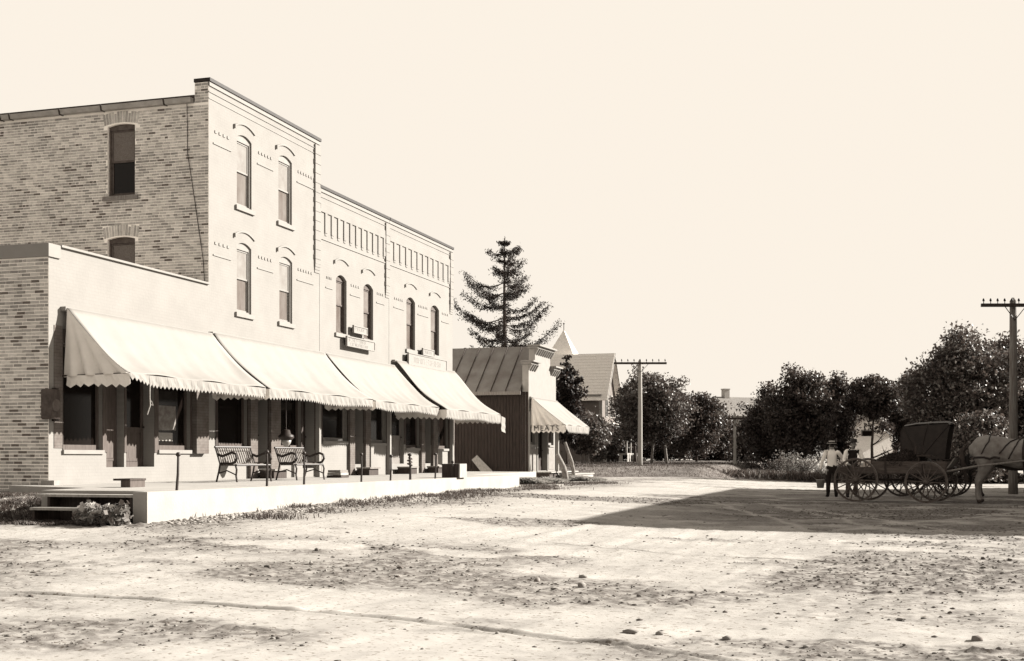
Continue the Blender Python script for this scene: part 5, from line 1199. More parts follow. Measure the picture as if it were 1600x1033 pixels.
mb = MB(); mb.box((0.65, -0.5, 1.26), (1.0, 0.5, 1.31)); mb.box((0.6, -0.5, 1.32), (0.64, 0.5, 1.55)); mb.box((0.68, -0.46, 1.127), (0.72, -0.42, 1.258)); mb.box((0.68, 0.42, 1.127), (0.72, 0.46, 1.258)); mb.build('seat', WOODDARK, wag)
mb = MB(); mb.prism([(1.43, -0.45, 0.95), (1.62, -0.45, 1.22), (1.65, -0.45, 1.22), (1.46, -0.45, 0.95)], (0, 0.9, 0)); mb.build('footboard', mat('scuffed_footboard', 0.15, 0.2, scale=8), wag)
for s in (-1, 1):
    mb = MB(); mb.tube([(0.95, s * 0.30, 0.62), (1.45, s * 0.42, 0.86), (2.2, s * 0.50, 1.00), (3.2, s * 0.46, 1.12), (4.1, s * 0.36, 1.26)], [0.03, 0.03, 0.028, 0.025, 0.022], 8); mb.build('shaft', WOODGREY, wag, smooth=True)
mb = MB(); mb.tube([(1.5, -0.44, 0.87), (1.5, 0.44, 0.87)], 0.03, 8); mb.build('crossbar', WOODGREY, wag)
mb = MB(); mb.tube([(1.6, -0.36, 0.80), (1.6, 0.36, 0.80)], [0.025, 0.025], 8); mb.build('singletree', WOODGREY, wag)

# shaggy robe heaped in the wagon
rgb = np.random.default_rng(3)
rx, ry_ = loc2w(0.12, -0.08); rt = root('fur_robe', (rx, ry_, WZ + 0.81), 'dark shaggy fur robe heaped in the wagon bed', 'robe', None, HEAD, local=True)
mb = MB(); G = []
for i in range(15):
    row = []
    for j in range(24):
        th = math.pi * i / 14; ph = 2 * math.pi * j / 24; k = 1 + 0.12 * math.sin(3 * ph + 2 * th) + 0.06 * math.sin(7 * ph)
        row.append((0.62 * math.sin(th) * math.cos(ph) * k, 0.40 * math.sin(th) * math.sin(ph) * k, 0.27 + 0.29 * math.cos(th) * (1 + 0.22 * math.cos(ph))))
    G.append(row + [row[0]])
mb.grid(G); FURM = mat('shaggy_fur', 0.012, 0.05, scale=18, rough=0.95, bump=0.9); mb.build('robe', FURM, rt, smooth=True)
u = rgb.random(2600); v = rgb.random(2600); th = np.arccos(1 - 1.2 * u); ph = 6.283 * v
P0 = np.stack([0.63 * np.sin(th) * np.cos(ph), 0.41 * np.sin(th) * np.sin(ph), 0.27 + 0.30 * np.cos(th) * (1 + 0.22 * np.cos(ph))], 1)
nrm_ = P0 - np.array([0, 0, 0.2]); nrm_ /= np.linalg.norm(nrm_, axis=1)[:, None]; tipp = P0 + nrm_ * 0.07 + rgb.normal(size=P0.shape) * 0.025 - np.array([0, 0, 0.02]); sdv = np.cross(nrm_, rgb.normal(size=P0.shape)); sdv /= np.linalg.norm(sdv, axis=1)[:, None]
co_ = np.stack([P0 - sdv * 0.012, P0 + sdv * 0.012, tipp], 1).reshape(-1, 3); me = np_mesh('tufts', co_, np.arange(3 * 2600).reshape(-1, 3), 3); me.materials.append(FURM); link('tufts', me, rt)['kind'] = 'stuff'

# top buggy beyond the wagon
BX, BY = polar(1446, 39.6); BH = R(-9)
BZ = groundz(BX, BY)
BLK = mat('black_buggy_leather', 0.018, 0.03, scale=6, rough=0.55)
bug = root('top_buggy', (BX, BY, BZ), 'black top buggy with leather hood standing behind the farm wagon', 'buggy', None, BH, local=True)
for xx, rr_ in ((-0.62, 0.57), (0.80, 0.53)):
    for yy in (-0.66, 0.66): wheel(bug, xx, yy, rr_, 14, phase=0.1, wm=BLK, tm_=IRON)
    mb = MB(); mb.tube([(xx, -0.6, rr_), (xx, 0.6, rr_)], 0.022, 8); mb.build('axle', IRON, bug)
    mb = MB(); mb.tube([(xx, -0.42, rr_ + 0.04), (xx, -0.2, rr_ + 0.15), (xx, 0.2, rr_ + 0.15), (xx, 0.42, rr_ + 0.04)], 0.018, 6); mb.build('spring', IRON, bug)
mb = MB(); mb.box((-0.85, -0.34, 0.70), (0.92, 0.34, 0.94)); o = mb.build('body', BLK, bug); bv = o.modifiers.new('bevel', 'BEVEL'); bv.width = 0.03; bv.segments = 2
mb = MB(); mb.box((-0.42, -0.42, 0.96), (0.12, 0.42, 1.22)); o = mb.build('seat_box', BLK, bug)
mb = MB(); mb.box((-0.40, -0.40, 1.222), (0.12, 0.40, 1.34)); o = mb.build('seat_cushion', mat('seat_leather', 0.03, 0.05, scale=9, rough=0.6), bug); bv = o.modifiers.new('bevel', 'BEVEL'); bv.width = 0.05; bv.segments = 3
mb = MB(); mb.prism([(0.93, -0.33, 0.80), (1.12, -0.33, 1.24), (1.15, -0.33, 1.24), (0.96, -0.33, 0.80)], (0, 0.66, 0)); mb.build('dashboard', BLK, bug)
# hood: side profile swept across
prof = [(-0.62, 1.30), (-0.66, 1.75), (-0.64, 2.12), (-0.55, 2.24), (-0.2, 2.30), (0.3, 2.33), (0.72, 2.34), (0.80, 2.29)]
mb = MB(); mb.grid([[(p, q * 0.62, z_ - (0.05 if abs(q) == 1 else 0)) for q in (-1, -0.6, -0.2, 0.2, 0.6, 1)] for p, z_ in prof]); o = mb.build('hood', BLK, bug, fix=False); o.modifiers.new('t', 'SOLIDIFY').thickness = 0.025
for s in (-1, 1):
    mb = MB(); mb.prism([(-0.62, s * 0.60, 1.28), (0.66, s * 0.60, 1.16), (0.72, s * 0.60, 1.75), (0.80, s * 0.60, 2.20), (0.78, s * 0.60, 2.28), (-0.55, s * 0.60, 2.19), (-0.64, s * 0.60, 2.07), (-0.655, s * 0.60, 1.75)], (0, s * 0.012, 0)); mb.build('side_curtain', BLK, bug)
    for (p, q) in (((0.0, 1.3), (0.78, 2.26)), ((-0.15, 1.3), (-0.6, 2.2)), ((-0.08, 1.3), (0.15, 2.28))):
        mb = MB(); mb.tube([(p[0], s * 0.625, p[1]), (q[0], s * 0.625, q[1])], 0.016, 6); mb.build('bow', IRON, bug)
    mb = MB(); mb.tube([(0.80, s * 0.3, 0.55), (1.2, s * 0.38, 0.82), (2.0, s * 0.40, 1.0), (3.1, s * 0.30, 1.15)], 0.022, 8); mb.build('shaft', BLK, bug)

# ------------------------------------------------------------------ horses
def skinned(name, chains, mats, subdiv=2, pick=None):
    """chains: list of lists of (point, radius); later chains start at an existing point"""
    verts, rad, edges, idx = [], [], [], {}
    for ch in chains:
        prev = None
        for p, r in ch:
            key = tuple(round(c, 4) for c in p)
            if key not in idx: idx[key] = len(verts); verts.append(p); rad.append(r)
            k = idx[key]
            if prev is not None: edges.append((prev, k))
            prev = k
    me = bpy.data.meshes.new('tmp'); me.from_pydata(verts, edges, []); o = bpy.data.objects.new('tmp', me); COL.objects.link(o)
    md = o.modifiers.new('skin', 'SKIN'); md.use_smooth_shade = True; md.branch_smoothing = 0.6
    for v, r in zip(me.skin_vertices[0].data, rad): v.radius = r if hasattr(r, '__len__') else (r, r)
    me.skin_vertices[0].data[0].use_root = True
    sd_ = o.modifiers.new('sub', 'SUBSURF'); sd_.levels = subdiv; sd_.render_levels = subdiv
    bpy.context.view_layer.update(); dg = bpy.context.evaluated_depsgraph_get()
    out = bpy.data.meshes.new_from_object(o.evaluated_get(dg)); bpy.data.objects.remove(o)
    out.name = name; out.materials.clear()
    for m_ in mats: out.materials.append(m_)
    if pick:
        for p in out.polygons: p.material_index = pick(p.center)
    out.shade_smooth(); return out
def lofted(name, chains, mats, voxel, pick=None, n=14):
    """rings of (lateral, in-plane) radius along each chain, fused into one skin"""
    mb = MB()
    for ch in chains:
        P_ = [Vector(p) for p, r in ch]; Rr = [r for p, r in ch]; rings = []
        for i, p in enumerate(P_):
            d = (P_[min(i + 1, len(P_) - 1)] - P_[max(i - 1, 0)]).normalized(); u = Vector((0, 1, 0)); u = (u - d * u.dot(d)).normalized(); v = d.cross(u)
            rings.append([p + u * Rr[i][0] * math.cos(2 * math.pi * j / n) + v * Rr[i][1] * math.sin(2 * math.pi * j / n) for j in range(n)])
        d0 = (P_[0] - P_[1]).normalized(); d1 = (P_[-1] - P_[-2]).normalized()
        r0 = [P_[0] + (q - P_[0]) * 0.6 + d0 * Rr[0][1] * 0.55 for q in rings[0]]; r1 = [P_[-1] + (q - P_[-1]) * 0.6 + d1 * Rr[-1][1] * 0.55 for q in rings[-1]]
        rings = [r0] + rings + [r1]; k = len(mb.v)
        for r in rings: mb.v += [tuple(q) for q in r]
        for i in range(len(rings) - 1):
            for j in range(n): mb.f.append((k + i * n + j, k + i * n + (j + 1) % n, k + (i + 1) * n + (j + 1) % n, k + (i + 1) * n + j)); mb.m.append(0)
        mb.f.append(tuple(k + j for j in reversed(range(n)))); mb.m.append(0); e = k + (len(rings) - 1) * n; mb.f.append(tuple(e + j for j in range(n))); mb.m.append(0)
    o = mb.build('tmp', mats[0]); md = o.modifiers.new('r', 'REMESH'); md.mode = 'VOXEL'; md.voxel_size = voxel
    sm = o.modifiers.new('s', 'SMOOTH'); sm.factor = 0.6; sm.iterations = 9
    bpy.context.view_layer.update(); out = bpy.data.meshes.new_from_object(o.evaluated_get(bpy.context.evaluated_depsgraph_get())); bpy.data.objects.remove(o)
    out.name = name; out.materials.clear()
    for m_ in mats: out.materials.append(m_)
    if pick:
        for p in out.polygons: p.material_index = pick(p.center)
    out.shade_smooth(); return out
def horse(label, px_rump_local, parent_xy, head, coat, dark, scale=1.0, harness=True, foot=None):
    ox, oy = parent_xy; z0 = groundz(ox, oy) if foot is None else foot
    rt = root('horse', (ox, oy, z0), label, 'horse', None, head, local=True); S = scale
    def c(*l): return [((p[0] * S, p[1] * S, p[2] * S), (p[3] * S, (p[4] if len(p) > 4 else p[3]) * S)) for p in l]
    ch = [c((0.04, 0, 1.20, 0.13, 0.20), (0.14, 0, 1.22, 0.24, 0.30), (0.30, 0, 1.24, 0.30, 0.335), (0.50, 0, 1.22, 0.31, 0.325), (0.75, 0, 1.17, 0.31, 0.32), (1.0, 0, 1.13, 0.325, 0.345), (1.25, 0, 1.14, 0.31, 0.36), (1.48, 0, 1.19, 0.26, 0.37), (1.66, 0, 1.26, 0.20, 0.31)),
          c((1.45, 0, 1.22, 0.20, 0.32), (1.68, 0, 1.38, 0.155, 0.27), (1.88, 0, 1.60, 0.115, 0.20), (2.05, 0, 1.80, 0.095, 0.155), (2.18, 0, 1.90, 0.09, 0.12)),
          c((2.12, 0, 1.90, 0.10, 0.12), (2.26, 0, 1.83, 0.105, 0.135), (2.42, 0, 1.70, 0.085, 0.10), (2.58, 0, 1.54, 0.068, 0.078), (2.68, 0, 1.44, 0.066, 0.07))]
    for s in (-1, 1):
        ch.append(c((0.30, s * 0.14, 1.20, 0.13, 0.27), (0.28, s * 0.17, 1.0, 0.14, 0.23), (0.30, s * 0.18, 0.82, 0.10, 0.16), (0.24, s * 0.18, 0.68, 0.075, 0.115), (0.16, s * 0.18, 0.57, 0.062, 0.092), (0.13, s * 0.18, 0.47, 0.05, 0.064), (0.125, s * 0.18, 0.30, 0.038, 0.047), (0.13, s * 0.18, 0.17, 0.05, 0.057), (0.16, s * 0.18, 0.09, 0.047, 0.052), (0.185, s * 0.18, 0.05, 0.062, 0.072)))
        ch.append(c((1.42, s * 0.14, 1.15, 0.11, 0.20), (1.44, s * 0.17, 0.92, 0.10, 0.15), (1.41, s * 0.175, 0.74, 0.07, 0.095), (1.40, s * 0.175, 0.55, 0.058, 0.065), (1.40, s * 0.175, 0.48, 0.052, 0.06), (1.39, s * 0.175, 0.30, 0.038, 0.044), (1.38, s * 0.175, 0.17, 0.048, 0.052), (1.41, s * 0.175, 0.09, 0.045, 0.05), (1.43, s * 0.175, 0.05, 0.06, 0.068)))
        ch.append(c((2.13, s * 0.055, 1.96, 0.03, 0.035), (2.13, s * 0.065, 2.06, 0.032, 0.036), (2.15, s * 0.07, 2.13, 0.012, 0.015)))
    me = lofted('body', ch, [coat, dark], 0.022, lambda p: 1 if (p.z < 0.09 * S) else 0)
    link('body', me, rt)
    rg = random.Random(2); mb = MB()
    for k in range(26):
        a = rg.uniform(-0.05, 0.05); b_ = rg.uniform(-0.05, 0.05); l_ = rg.uniform(0.4, 0.72)
        mb.tube([(-0.12 * S, a * 0.4, 1.36 * S), (-0.25 * S + a, b_ * 0.7, 1.2 * S), (-0.22 * S + a, b_, (1.15 - l_ * 0.5) * S), (-0.12 * S + a, b_ * 1.3, (1.15 - l_) * S)], [0.02, 0.022, 0.018, 0.005], 5)
    mb.build('tail', dark, rt)
    mb = MB()
    for k in range(40):
        q = k / 39; p = Vector((1.66, 0, 1.52)).lerp(Vector((2.14, 0, 2.02)), q) * S; sd_ = rg.uniform(0.03, 0.1)
        mb.tube([p + Vector((0, 0, 0.0)), p + Vector((-0.04, -sd_, 0.02)), p + Vector((-0.02, -0.12 - sd_ * 0.5, -0.12)), p + Vector((0.0, -0.15, -0.22 * rg.uniform(0.6, 1.2)))], [0.014, 0.016, 0.012, 0.004], 4)
    mb.build('mane', dark, rt)
    if harness:
        H_ = mat('harness_leather', 0.015, 0.03, rough=0.5)
        tmp = bpy.data.objects.new('tmp', me)
        bvh_me = bmesh.new(); bvh_me.from_mesh(me)
        from mathutils.bvhtree import BVHTree
        bv_ = BVHTree.FromBMesh(bvh_me); bvh_me.free(); bpy.data.objects.remove(tmp)
        def strap(pts, wd=0.022, nm='strap', n=26):
            # follow the body's surface
            P_ = []
            pts = [Vector(p) * S for p in pts]
            for i in range(len(pts) - 1):
                for k in range(n // (len(pts) - 1)):
                    p = pts[i].lerp(pts[i + 1], k / (n // (len(pts) - 1))); hit, nr, ix, ds = bv_.find_nearest(p)
                    P_.append(hit + nr * 0.012 if hit else p)
            hit, nr, ix, ds = bv_.find_nearest(pts[-1]); P_.append(hit + nr * 0.012 if hit else pts[-1])
            mb = MB(); mb.tube(P_, wd, 6); mb.build(nm, H_, rt)
        for s in (-1, 1):
            strap([(-0.12, 0, 1.02), (0.05, s * 0.28, 1.05), (0.30, s * 0.36, 1.06), (0.62, s * 0.36, 0.98)], 0.03, 'breeching')
            strap([(0.40, 0, 1.62), (0.40, s * 0.3, 1.45), (0.22, s * 0.4, 1.15)], 0.018, 'hip_strap')
            strap([(1.08, 0, 1.62), (0.85, s * 0.25, 1.45), (0.62, s * 0.4, 1.12)], 0.02, 'back_strap')
            strap([(1.08, 0, 1.62), (0.98, s * 0.3, 1.35), (0.80, s * 0.4, 0.98)], 0.018, 'back_strap')
            strap([(1.14, 0, 1.62), (1.14, s * 0.42, 1.3), (1.14, s * 0.38, 0.95), (1.14, 0, 0.75)], 0.035, 'girth')
            strap([(1.14, s * 0.2, 1.5), (1.35, s * 0.4, 1.25), (1.6, s * 0.3, 1.05)], 0.02, 'trace_strap')
        n = 24; mb = MB(); mb.tube([Vector((1.66 + 0.16 * math.sin(a) , 0.21 * math.cos(a), 1.27 + 0.36 * math.sin(a))) * S for a in [2 * math.pi * k / n for k in range(n + 1)]], 0.05, 8); mb.build('collar', H_, rt, smooth=True)
    return rt
GREYC = mat('dapple_grey_coat', 0.11, 0.23, scale=3.5, rough=0.7, contrast=(0.3, 0.7)); GREYD = mat('dark_grey_points', 0.03, 0.05, scale=5, rough=0.7)
BLKC = mat('black_horse_coat', 0.015, 0.025, scale=4, rough=0.5); BLKD = mat('black_points', 0.008, 0.012, scale=4, rough=0.6)
h1 = loc2w(2.02, 0.0); h2 = loc2w(1.50, 0.0, BX, BY, BH)
horse('grey horse in harness standing between the shafts of the farm wagon', 0, h1, HEAD, GREYC, GREYD, 1.17, foot=WZ + 0.005)
horse('black horse of the buggy, mostly hidden behind the grey horse', 0, h2, BH, BLKC, BLKD, 1.05, harness=False)

# ------------------------------------------------------------------ people
def person(label, x, y, face, H, shirt, trou, skin, hairm, larm, rarm, lean=0.0, hatm=None, band=None, vest=None, hat=True, cap=False):
    """local +X is where the person faces; arms are given as elbow, wrist, fingertip-direction"""
    z0 = groundz(x, y); rt = root('person', (x, y, z0), label, 'person', None, face, local=True); k = H / 1.72
    V = lambda *p: Vector(p)
    K0 = k
    def q(p): return (p[0] * K0, p[1] * K0, p[2] * K0)
    kk_ = k; k = k * 1.16      # stocky build: girth
    lx_ = lambda z: lean * max(0, z - 0.95)
    pel = (0.0, 0, 0.95); chest = (lx_(1.30), 0, 1.30); neck = (lx_(1.48) + 0.01, 0, 1.48); head0 = (lx_(1.56) + 0.03, 0, 1.56); head1 = (lx_(1.64) + 0.03, 0, 1.645)
    ch = [[(q(pel), (0.165 * k, 0.125 * k)), (q((lx_(1.1), 0, 1.1)), (0.145 * k, 0.11 * k)), (q(chest), (0.175 * k, 0.125 * k)), (q((lx_(1.42), 0, 1.42)), (0.12 * k, 0.095 * k)), (q(neck), (0.058 * k, 0.06 * k)), (q(head0), (0.078 * k, 0.095 * k)), (q(head1), (0.078 * k, 0.098 * k)), (q((lx_(1.70) + 0.025, 0, 1.71)), (0.055 * k, 0.07 * k))]]
    # nose and chin
    ch.append([(q(head0), (0.078 * k, 0.095 * k)), (q((head0[0] + 0.092, 0, 1.575)), (0.016 * k, 0.018 * k)), (q((head0[0] + 0.112, 0, 1.566)), (0.010 * k, 0.010 * k))])
    for s in (-1, 1):
        ch.append([(q(pel), (0.165 * k, 0.125 * k)), (q((0.0, s * 0.095, 0.82)), 0.098 * k), (q((0.02, s * 0.11, 0.50)), 0.068 * k), (q((-0.01, s * 0.12, 0.28)), 0.064 * k), (q((-0.03, s * 0.125, 0.09)), 0.05 * k), (q((0.0, s * 0.13, 0.045)), 0.048 * k), (q((0.12, s * 0.145, 0.032)), 0.038 * k), (q((0.18, s * 0.15, 0.028)), 0.026 * k)])
        el, wr, hd = (larm if s > 0 else rarm)
        sh = (lx_(1.40), s * 0.195, 1.405); el = (el[0], el[1], el[2]); wr = tuple(wr); d = Vector(hd).normalized()
        palm = Vector(wr) + d * 0.05
        ch.append([(q((lx_(1.42), 0, 1.42)), (0.12 * k, 0.095 * k)), (q((lx_(1.41), s * 0.11, 1.415)), 0.085 * k), (q(sh), 0.066 * k), (q(((sh[0] + el[0]) / 2, (sh[1] + el[1]) / 2, (sh[2] + el[2]) / 2)), 0.056 * k), (q(el), 0.047 * k), (q(((wr[0] + el[0]) / 2, (wr[1] + el[1]) / 2, (wr[2] + el[2]) / 2)), 0.042 * k), (q(wr), 0.029 * k), (q(tuple(palm)), (0.034 * k, 0.024 * k))])
        side = d.cross(Vector((0, 0, 1)) if abs(d.z) < 0.8 else Vector((0, s, 0)).cross(d)); side = side.normalized() if side.length > 1e-6 else Vector((1, 0, 0)); curl = d.cross(side) * 0.4
        for f in range(4):
            o_ = side * ((f - 1.5) * 0.019); L = (0.062, 0.074, 0.070, 0.054)[f]; a = palm + o_ + d * 0.03; b_ = a + d * L * 0.55; c_ = b_ + (d + curl).normalized() * L * 0.5
            ch.append([(q(tuple(palm)), (0.034 * k, 0.024 * k)), (q(tuple(a)), 0.010 * k), (q(tuple(b_)), 0.009 * k), (q(tuple(c_)), 0.0075 * k)])
        tb = palm - d * 0.02 + side * 0.035; ch.append([(q(tuple(palm)), (0.034 * k, 0.024 * k)), (q(tuple(tb)), 0.011 * k), (q(tuple(tb + d * 0.035 + side * 0.012)), 0.009 * k), (q(tuple(tb + d * 0.06 + side * 0.005)), 0.008 * k)])
    wl, wrr = Vector(q(larm[1])), Vector(q(rarm[1])); dl, dr = Vector(larm[2]).normalized(), Vector(rarm[2]).normalized()
    boot = BLACKPAINT; nk = Vector(q(neck)); ax_ = (Vector(q(head0)) - Vector(q(chest))).normalized()
    def pickm(p):
        if (p - wl).dot(dl) > 0.0 and (p - wl).length < 0.24: return 2
        if (p - wrr).dot(dr) > 0.0 and (p - wrr).length < 0.24: return 2
        if (p - nk).dot(ax_) > 0.0 and abs(p.y) < 0.14 * k and (p - nk).length < 0.4:
            hc = Vector(q(head1)); 
            if p.z > hc.z + 0.0 * k and p.x < hc.x + 0.055 * k or (p.x < hc.x - 0.03 * k and p.z > hc.z - 0.07 * k): return 4
            return 2
        if p.z < 0.11 * k: return 3
        if p.z < 0.985 * k and abs(p.y) < 0.3 * k and math.hypot(p.x, p.y) < 0.36 * k: 
            if min((p - Vector(q(larm[0]))).length, (p - Vector(q(rarm[0]))).length) > 0.1 or p.z < 0.9 * k: return 1
        if vest is not None and abs(p.y) < 0.17 * k and p.z < 1.44 * k: return 5
        return 0
    k = kk_
    me = skinned('body', ch, [shirt, trou, skin, boot, hairm, vest or shirt], 2, pickm); link('body', me, rt)
    hc = Vector(q(head1))
    for s in (-1, 1):
        mb = MB(); mb.lathe([(0.004, -0.03 * k), (0.012 * k, -0.01 * k), (0.014 * k, 0.015 * k), (0.004, 0.032 * k)], 8, (hc.x - 0.005, s * 0.083 * k, hc.z - 0.05 * k)); mb.build('ear', skin, rt, smooth=True)
        mb = MB(); mb.lathe([(0.002, -0.007), (0.009, -0.004), (0.010, 0.002), (0.003, 0.007)], 8, (hc.x + 0.084 * k, s * 0.032 * k, hc.z - 0.035 * k)); mb.build('eye', BLACKPAINT, rt, smooth=True)
    mb = MB(); mb.box((hc.x + 0.070 * k, -0.024 * k, hc.z - 0.117 * k), (hc.x + 0.094 * k, 0.024 * k, hc.z - 0.108 * k)); mb.build('mouth', WOODMID, rt)
    hz_ = hc.z + 0.035 * k
    if hat and not cap:
        mb = MB(); mb.lathe([(0.15 * k, 0.0), (0.155 * k, 0.004), (0.155 * k, 0.012), (0.098 * k, 0.014), (0.098 * k, 0.085 * k), (0.092 * k, 0.095 * k), (0.02, 0.097 * k)], 28, (hc.x - 0.01, 0, hz_)); ho = mb.build('boater_hat', hatm, rt)
        if band: mb = MB(); mb.lathe([(0.0995 * k, 0.016), (0.1005 * k, 0.017), (0.1005 * k, 0.052 * k), (0.0995 * k, 0.053 * k)], 28, (hc.x - 0.01, 0, hz_)); mb.build('hat_band', band, ho)
        for o in ([ho]): pass
    elif cap:
        mb = MB(); mb.lathe([(0.15 * k, -0.012), (0.155 * k, 0.0), (0.10 * k, 0.012), (0.105 * k, 0.03), (0.098 * k, 0.085 * k), (0.07 * k, 0.105 * k), (0.015, 0.10 * k)], 24, (hc.x - 0.005, 0, hz_)); mb.build('felt_hat', hatm, rt, smooth=True)
    return rt
SHIRT = mat('white_cotton', 0.84, 0.90, scale=7, rough=0.95, bump=0.3, bscale=9); TROUB = mat('black_trousers', 0.012, 0.02, scale=6, rough=0.95)
TROUG = mat('brown_trousers', 0.05, 0.08, scale=6, rough=0.95); SKIN = mat('weathered_skin', 0.20, 0.24, scale=9, rough=0.6); HAIR = mat('dark_hair', 0.015, 0.03, scale=20, rough=0.7)
STRAW = mat('straw_boater', 0.34, 0.42, scale=20, rough=0.8); VEST = mat('black_vest', 0.012, 0.02, scale=5, rough=0.9)
m1 = polar(1300, 38.9); m2 = polar(1331, 38.6)
# first man: back to the camera, left hand down with a pail, right hand stretched to the wagon tail
person('person in white shirt, dark trousers and straw boater seen from behind, holding a pail', m1[0], m1[1], R(100), 1.70, SHIRT, TROUB, SKIN, HAIR,
       ((-0.02, 0.30, 1.13), (0.05, 0.345, 0.87), (0.02, 0.04, -1)), ((0.10, -0.40, 1.14), (0.33, -0.52, 1.06), (0.8, -0.45, -0.1)), lean=0.02, hatm=STRAW, band=BLACKPAINT)
person('person in dark vest and white sleeves leaning over the back of the wagon', m2[0], m2[1], R(-75), 1.74, SHIRT, TROUG, SKIN, HAIR,
       ((0.22, 0.30, 1.12), (0.44, 0.20, 1.02), (0.9, -0.2, -0.2)), ((0.24, -0.30, 1.12), (0.46, -0.22, 1.02), (0.9, 0.2, -0.2)), lean=0.30, hatm=BLKC, vest=VEST, cap=True)
# pail hanging from the first man's left hand
k_ = 1.70 / 1.72; c_, s_ = math.cos(R(100)), math.sin(R(100)); hx_, hy_ = 0.055 * k_, 0.349 * k_
bx, by = m1[0] + hx_ * c_ - hy_ * s_, m1[1] + hx_ * s_ + hy_ * c_; bz = groundz(*m1) + (0.87 - 0.085) * k_
rt = root('pail', (bx, by, bz - 0.50), 'pale metal pail hanging from the hand of the straw-hatted person', 'pail')
mb = MB(); mb.lathe([(0.10, 0.0), (0.135, 0.25), (0.142, 0.255), (0.142, 0.265), (0.128, 0.262), (0.095, 0.02)], 20, (bx, by, bz - 0.50)); mb.build('body', TIN, rt, smooth=True)
mb = MB(); mb.tube([(bx + 0.137 * math.cos(a), by, bz - 0.245 + 0.25 * math.sin(a)) for a in [math.pi * i / 14 for i in range(15)]], 0.006, 6); mb.build('handle', IRON, rt)

# ------------------------------------------------------------------ the store across the street whose shadow lies on the road
RX, RY0, RY1, RT_ = 7.1, 32.2, 56.5, 8.2
rst = root('brick_store', (12, 44, 0.2), 'two-storey brick store across the street, just outside the right edge of the view', 'store')
RF = Plane((RX, 0, 0), (0, 1, 0), (-1, 0, 0)); hl = []
for k in range(5):
    a = RY0 + 2.0 + k * 4.6; hl += [(a, a + 1.1, 4.6, 6.5, 0.15), (a - 0.5, a + 1.6, 1.1, 3.2)]
mb = MB(); wall_panel(RF, mb, RY0, RY1, -0.3, RT_ - 0.1, hl); mb.build('front_wall', FACADE, rst)
for i, h in enumerate(hl):
    if i % 2 == 0: sash_window(RF, rst, h[0], h[1], h[2], h[3], 0.13, SASH, sill=TRIM)
    else: shop_window(RF, rst, h[0], h[1], h[2], h[3], WOODMID)
shell(rst, RX + 0.45, RX + 10, RY0 + 0.02, RY1 - 0.02, -0.3, RT_ - 0.3, PIERBRICK)
mb = MB(); mb.quad((RX, RY0, -0.3), (RX + 10, RY0, -0.3), (RX + 10, RY0, RT_ - 0.1), (RX, RY0, RT_ - 0.1)); mb.quad((RX, RY1, -0.3), (RX + 10, RY1, -0.3), (RX + 10, RY1, RT_ - 0.1), (RX, RY1, RT_ - 0.1)); mb.build('side_wall', PIERBRICK, rst)
mb = MB(); mb.box((RX - 0.12, RY0 - 0.05, RT_ - 0.1), (RX + 10.05, RY1 + 0.05, RT_)); mb.build('coping', TRIM, rst)

# ------------------------------------------------------------------ clods, stones, weeds
rng = np.random.default_rng(77)
def lumps(name, label, pts, sizes, m, rng, kind='stuff'):
    ico = np.array([[0, 0, 1], [.89, 0, .45], [.28, .85, .45], [-.72, .53, .45], [-.72, -.53, .45], [.28, -.85, .45], [.72, .53, -.45], [-.28, .85, -.45], [-.89, 0, -.45], [-.28, -.85, -.45], [.72, -.53, -.45], [0, 0, -1]])
    tri = np.array([[0, 1, 2], [0, 2, 3], [0, 3, 4], [0, 4, 5], [0, 5, 1], [1, 6, 2], [2, 7, 3], [3, 8, 4], [4, 9, 5], [5, 10, 1], [2, 6, 7], [3, 7, 8], [4, 8, 9], [5, 9, 10], [1, 10, 6], [6, 11, 7], [7, 11, 8], [8, 11, 9], [9, 11, 10], [10, 11, 6]])
    n = len(pts); j = 1 + rng.normal(size=(n, 12, 1)) * 0.22; sc = sizes[:, None, None] * np.stack([rng.uniform(0.7, 1.5, n), rng.uniform(0.7, 1.3, n), rng.uniform(0.4, 0.8, n)], 1)[:, None, :]
    co = (ico[None] * j * sc + pts[:, None, :]).reshape(-1, 3); f = (tri[None] + 12 * np.arange(n)[:, None, None]).reshape(-1, 3)
    me = np_mesh(name, co, f, 3); me.materials.append(m); o = link(name, me); tag(o, label, None, kind=kind); return o
ysA, xsA = np.array(ys), np.array(xs)
def gsample(x, y):
    j = np.clip(np.searchsorted(ysA, y), 1, ny - 1); i = np.clip(np.searchsorted(xsA, x), 1, nx - 1); return Z[j, i]
def csample(x, y):
    j = np.clip(np.searchsorted(ysA, y), 1, ny - 1); i = np.clip(np.searchsorted(xsA, x), 1, nx - 1); return churn[j, i]
N = 150000; px_ = rng.uniform(-12, 5.0, N); py_ = 8 + 26 * rng.random(N) ** 1.3
keep = rng.random(N) < (0.005 + 0.17 * csample(px_, py_) ** 1.5); px_, py_ = px_[keep], py_[keep]
CLOD = mat('earth_clod', 0.05, 0.20, scale=9, rough=1.0)
pz_ = gsample(px_, py_); szs = 0.005 + 0.018 * rng.random(len(px_)) ** 4 + 0.00045 * py_
lumps('earth_clods', 'loose clods and crumbs of earth scattered over the road', np.stack([px_, py_, pz_], 1), szs, CLOD, rng)
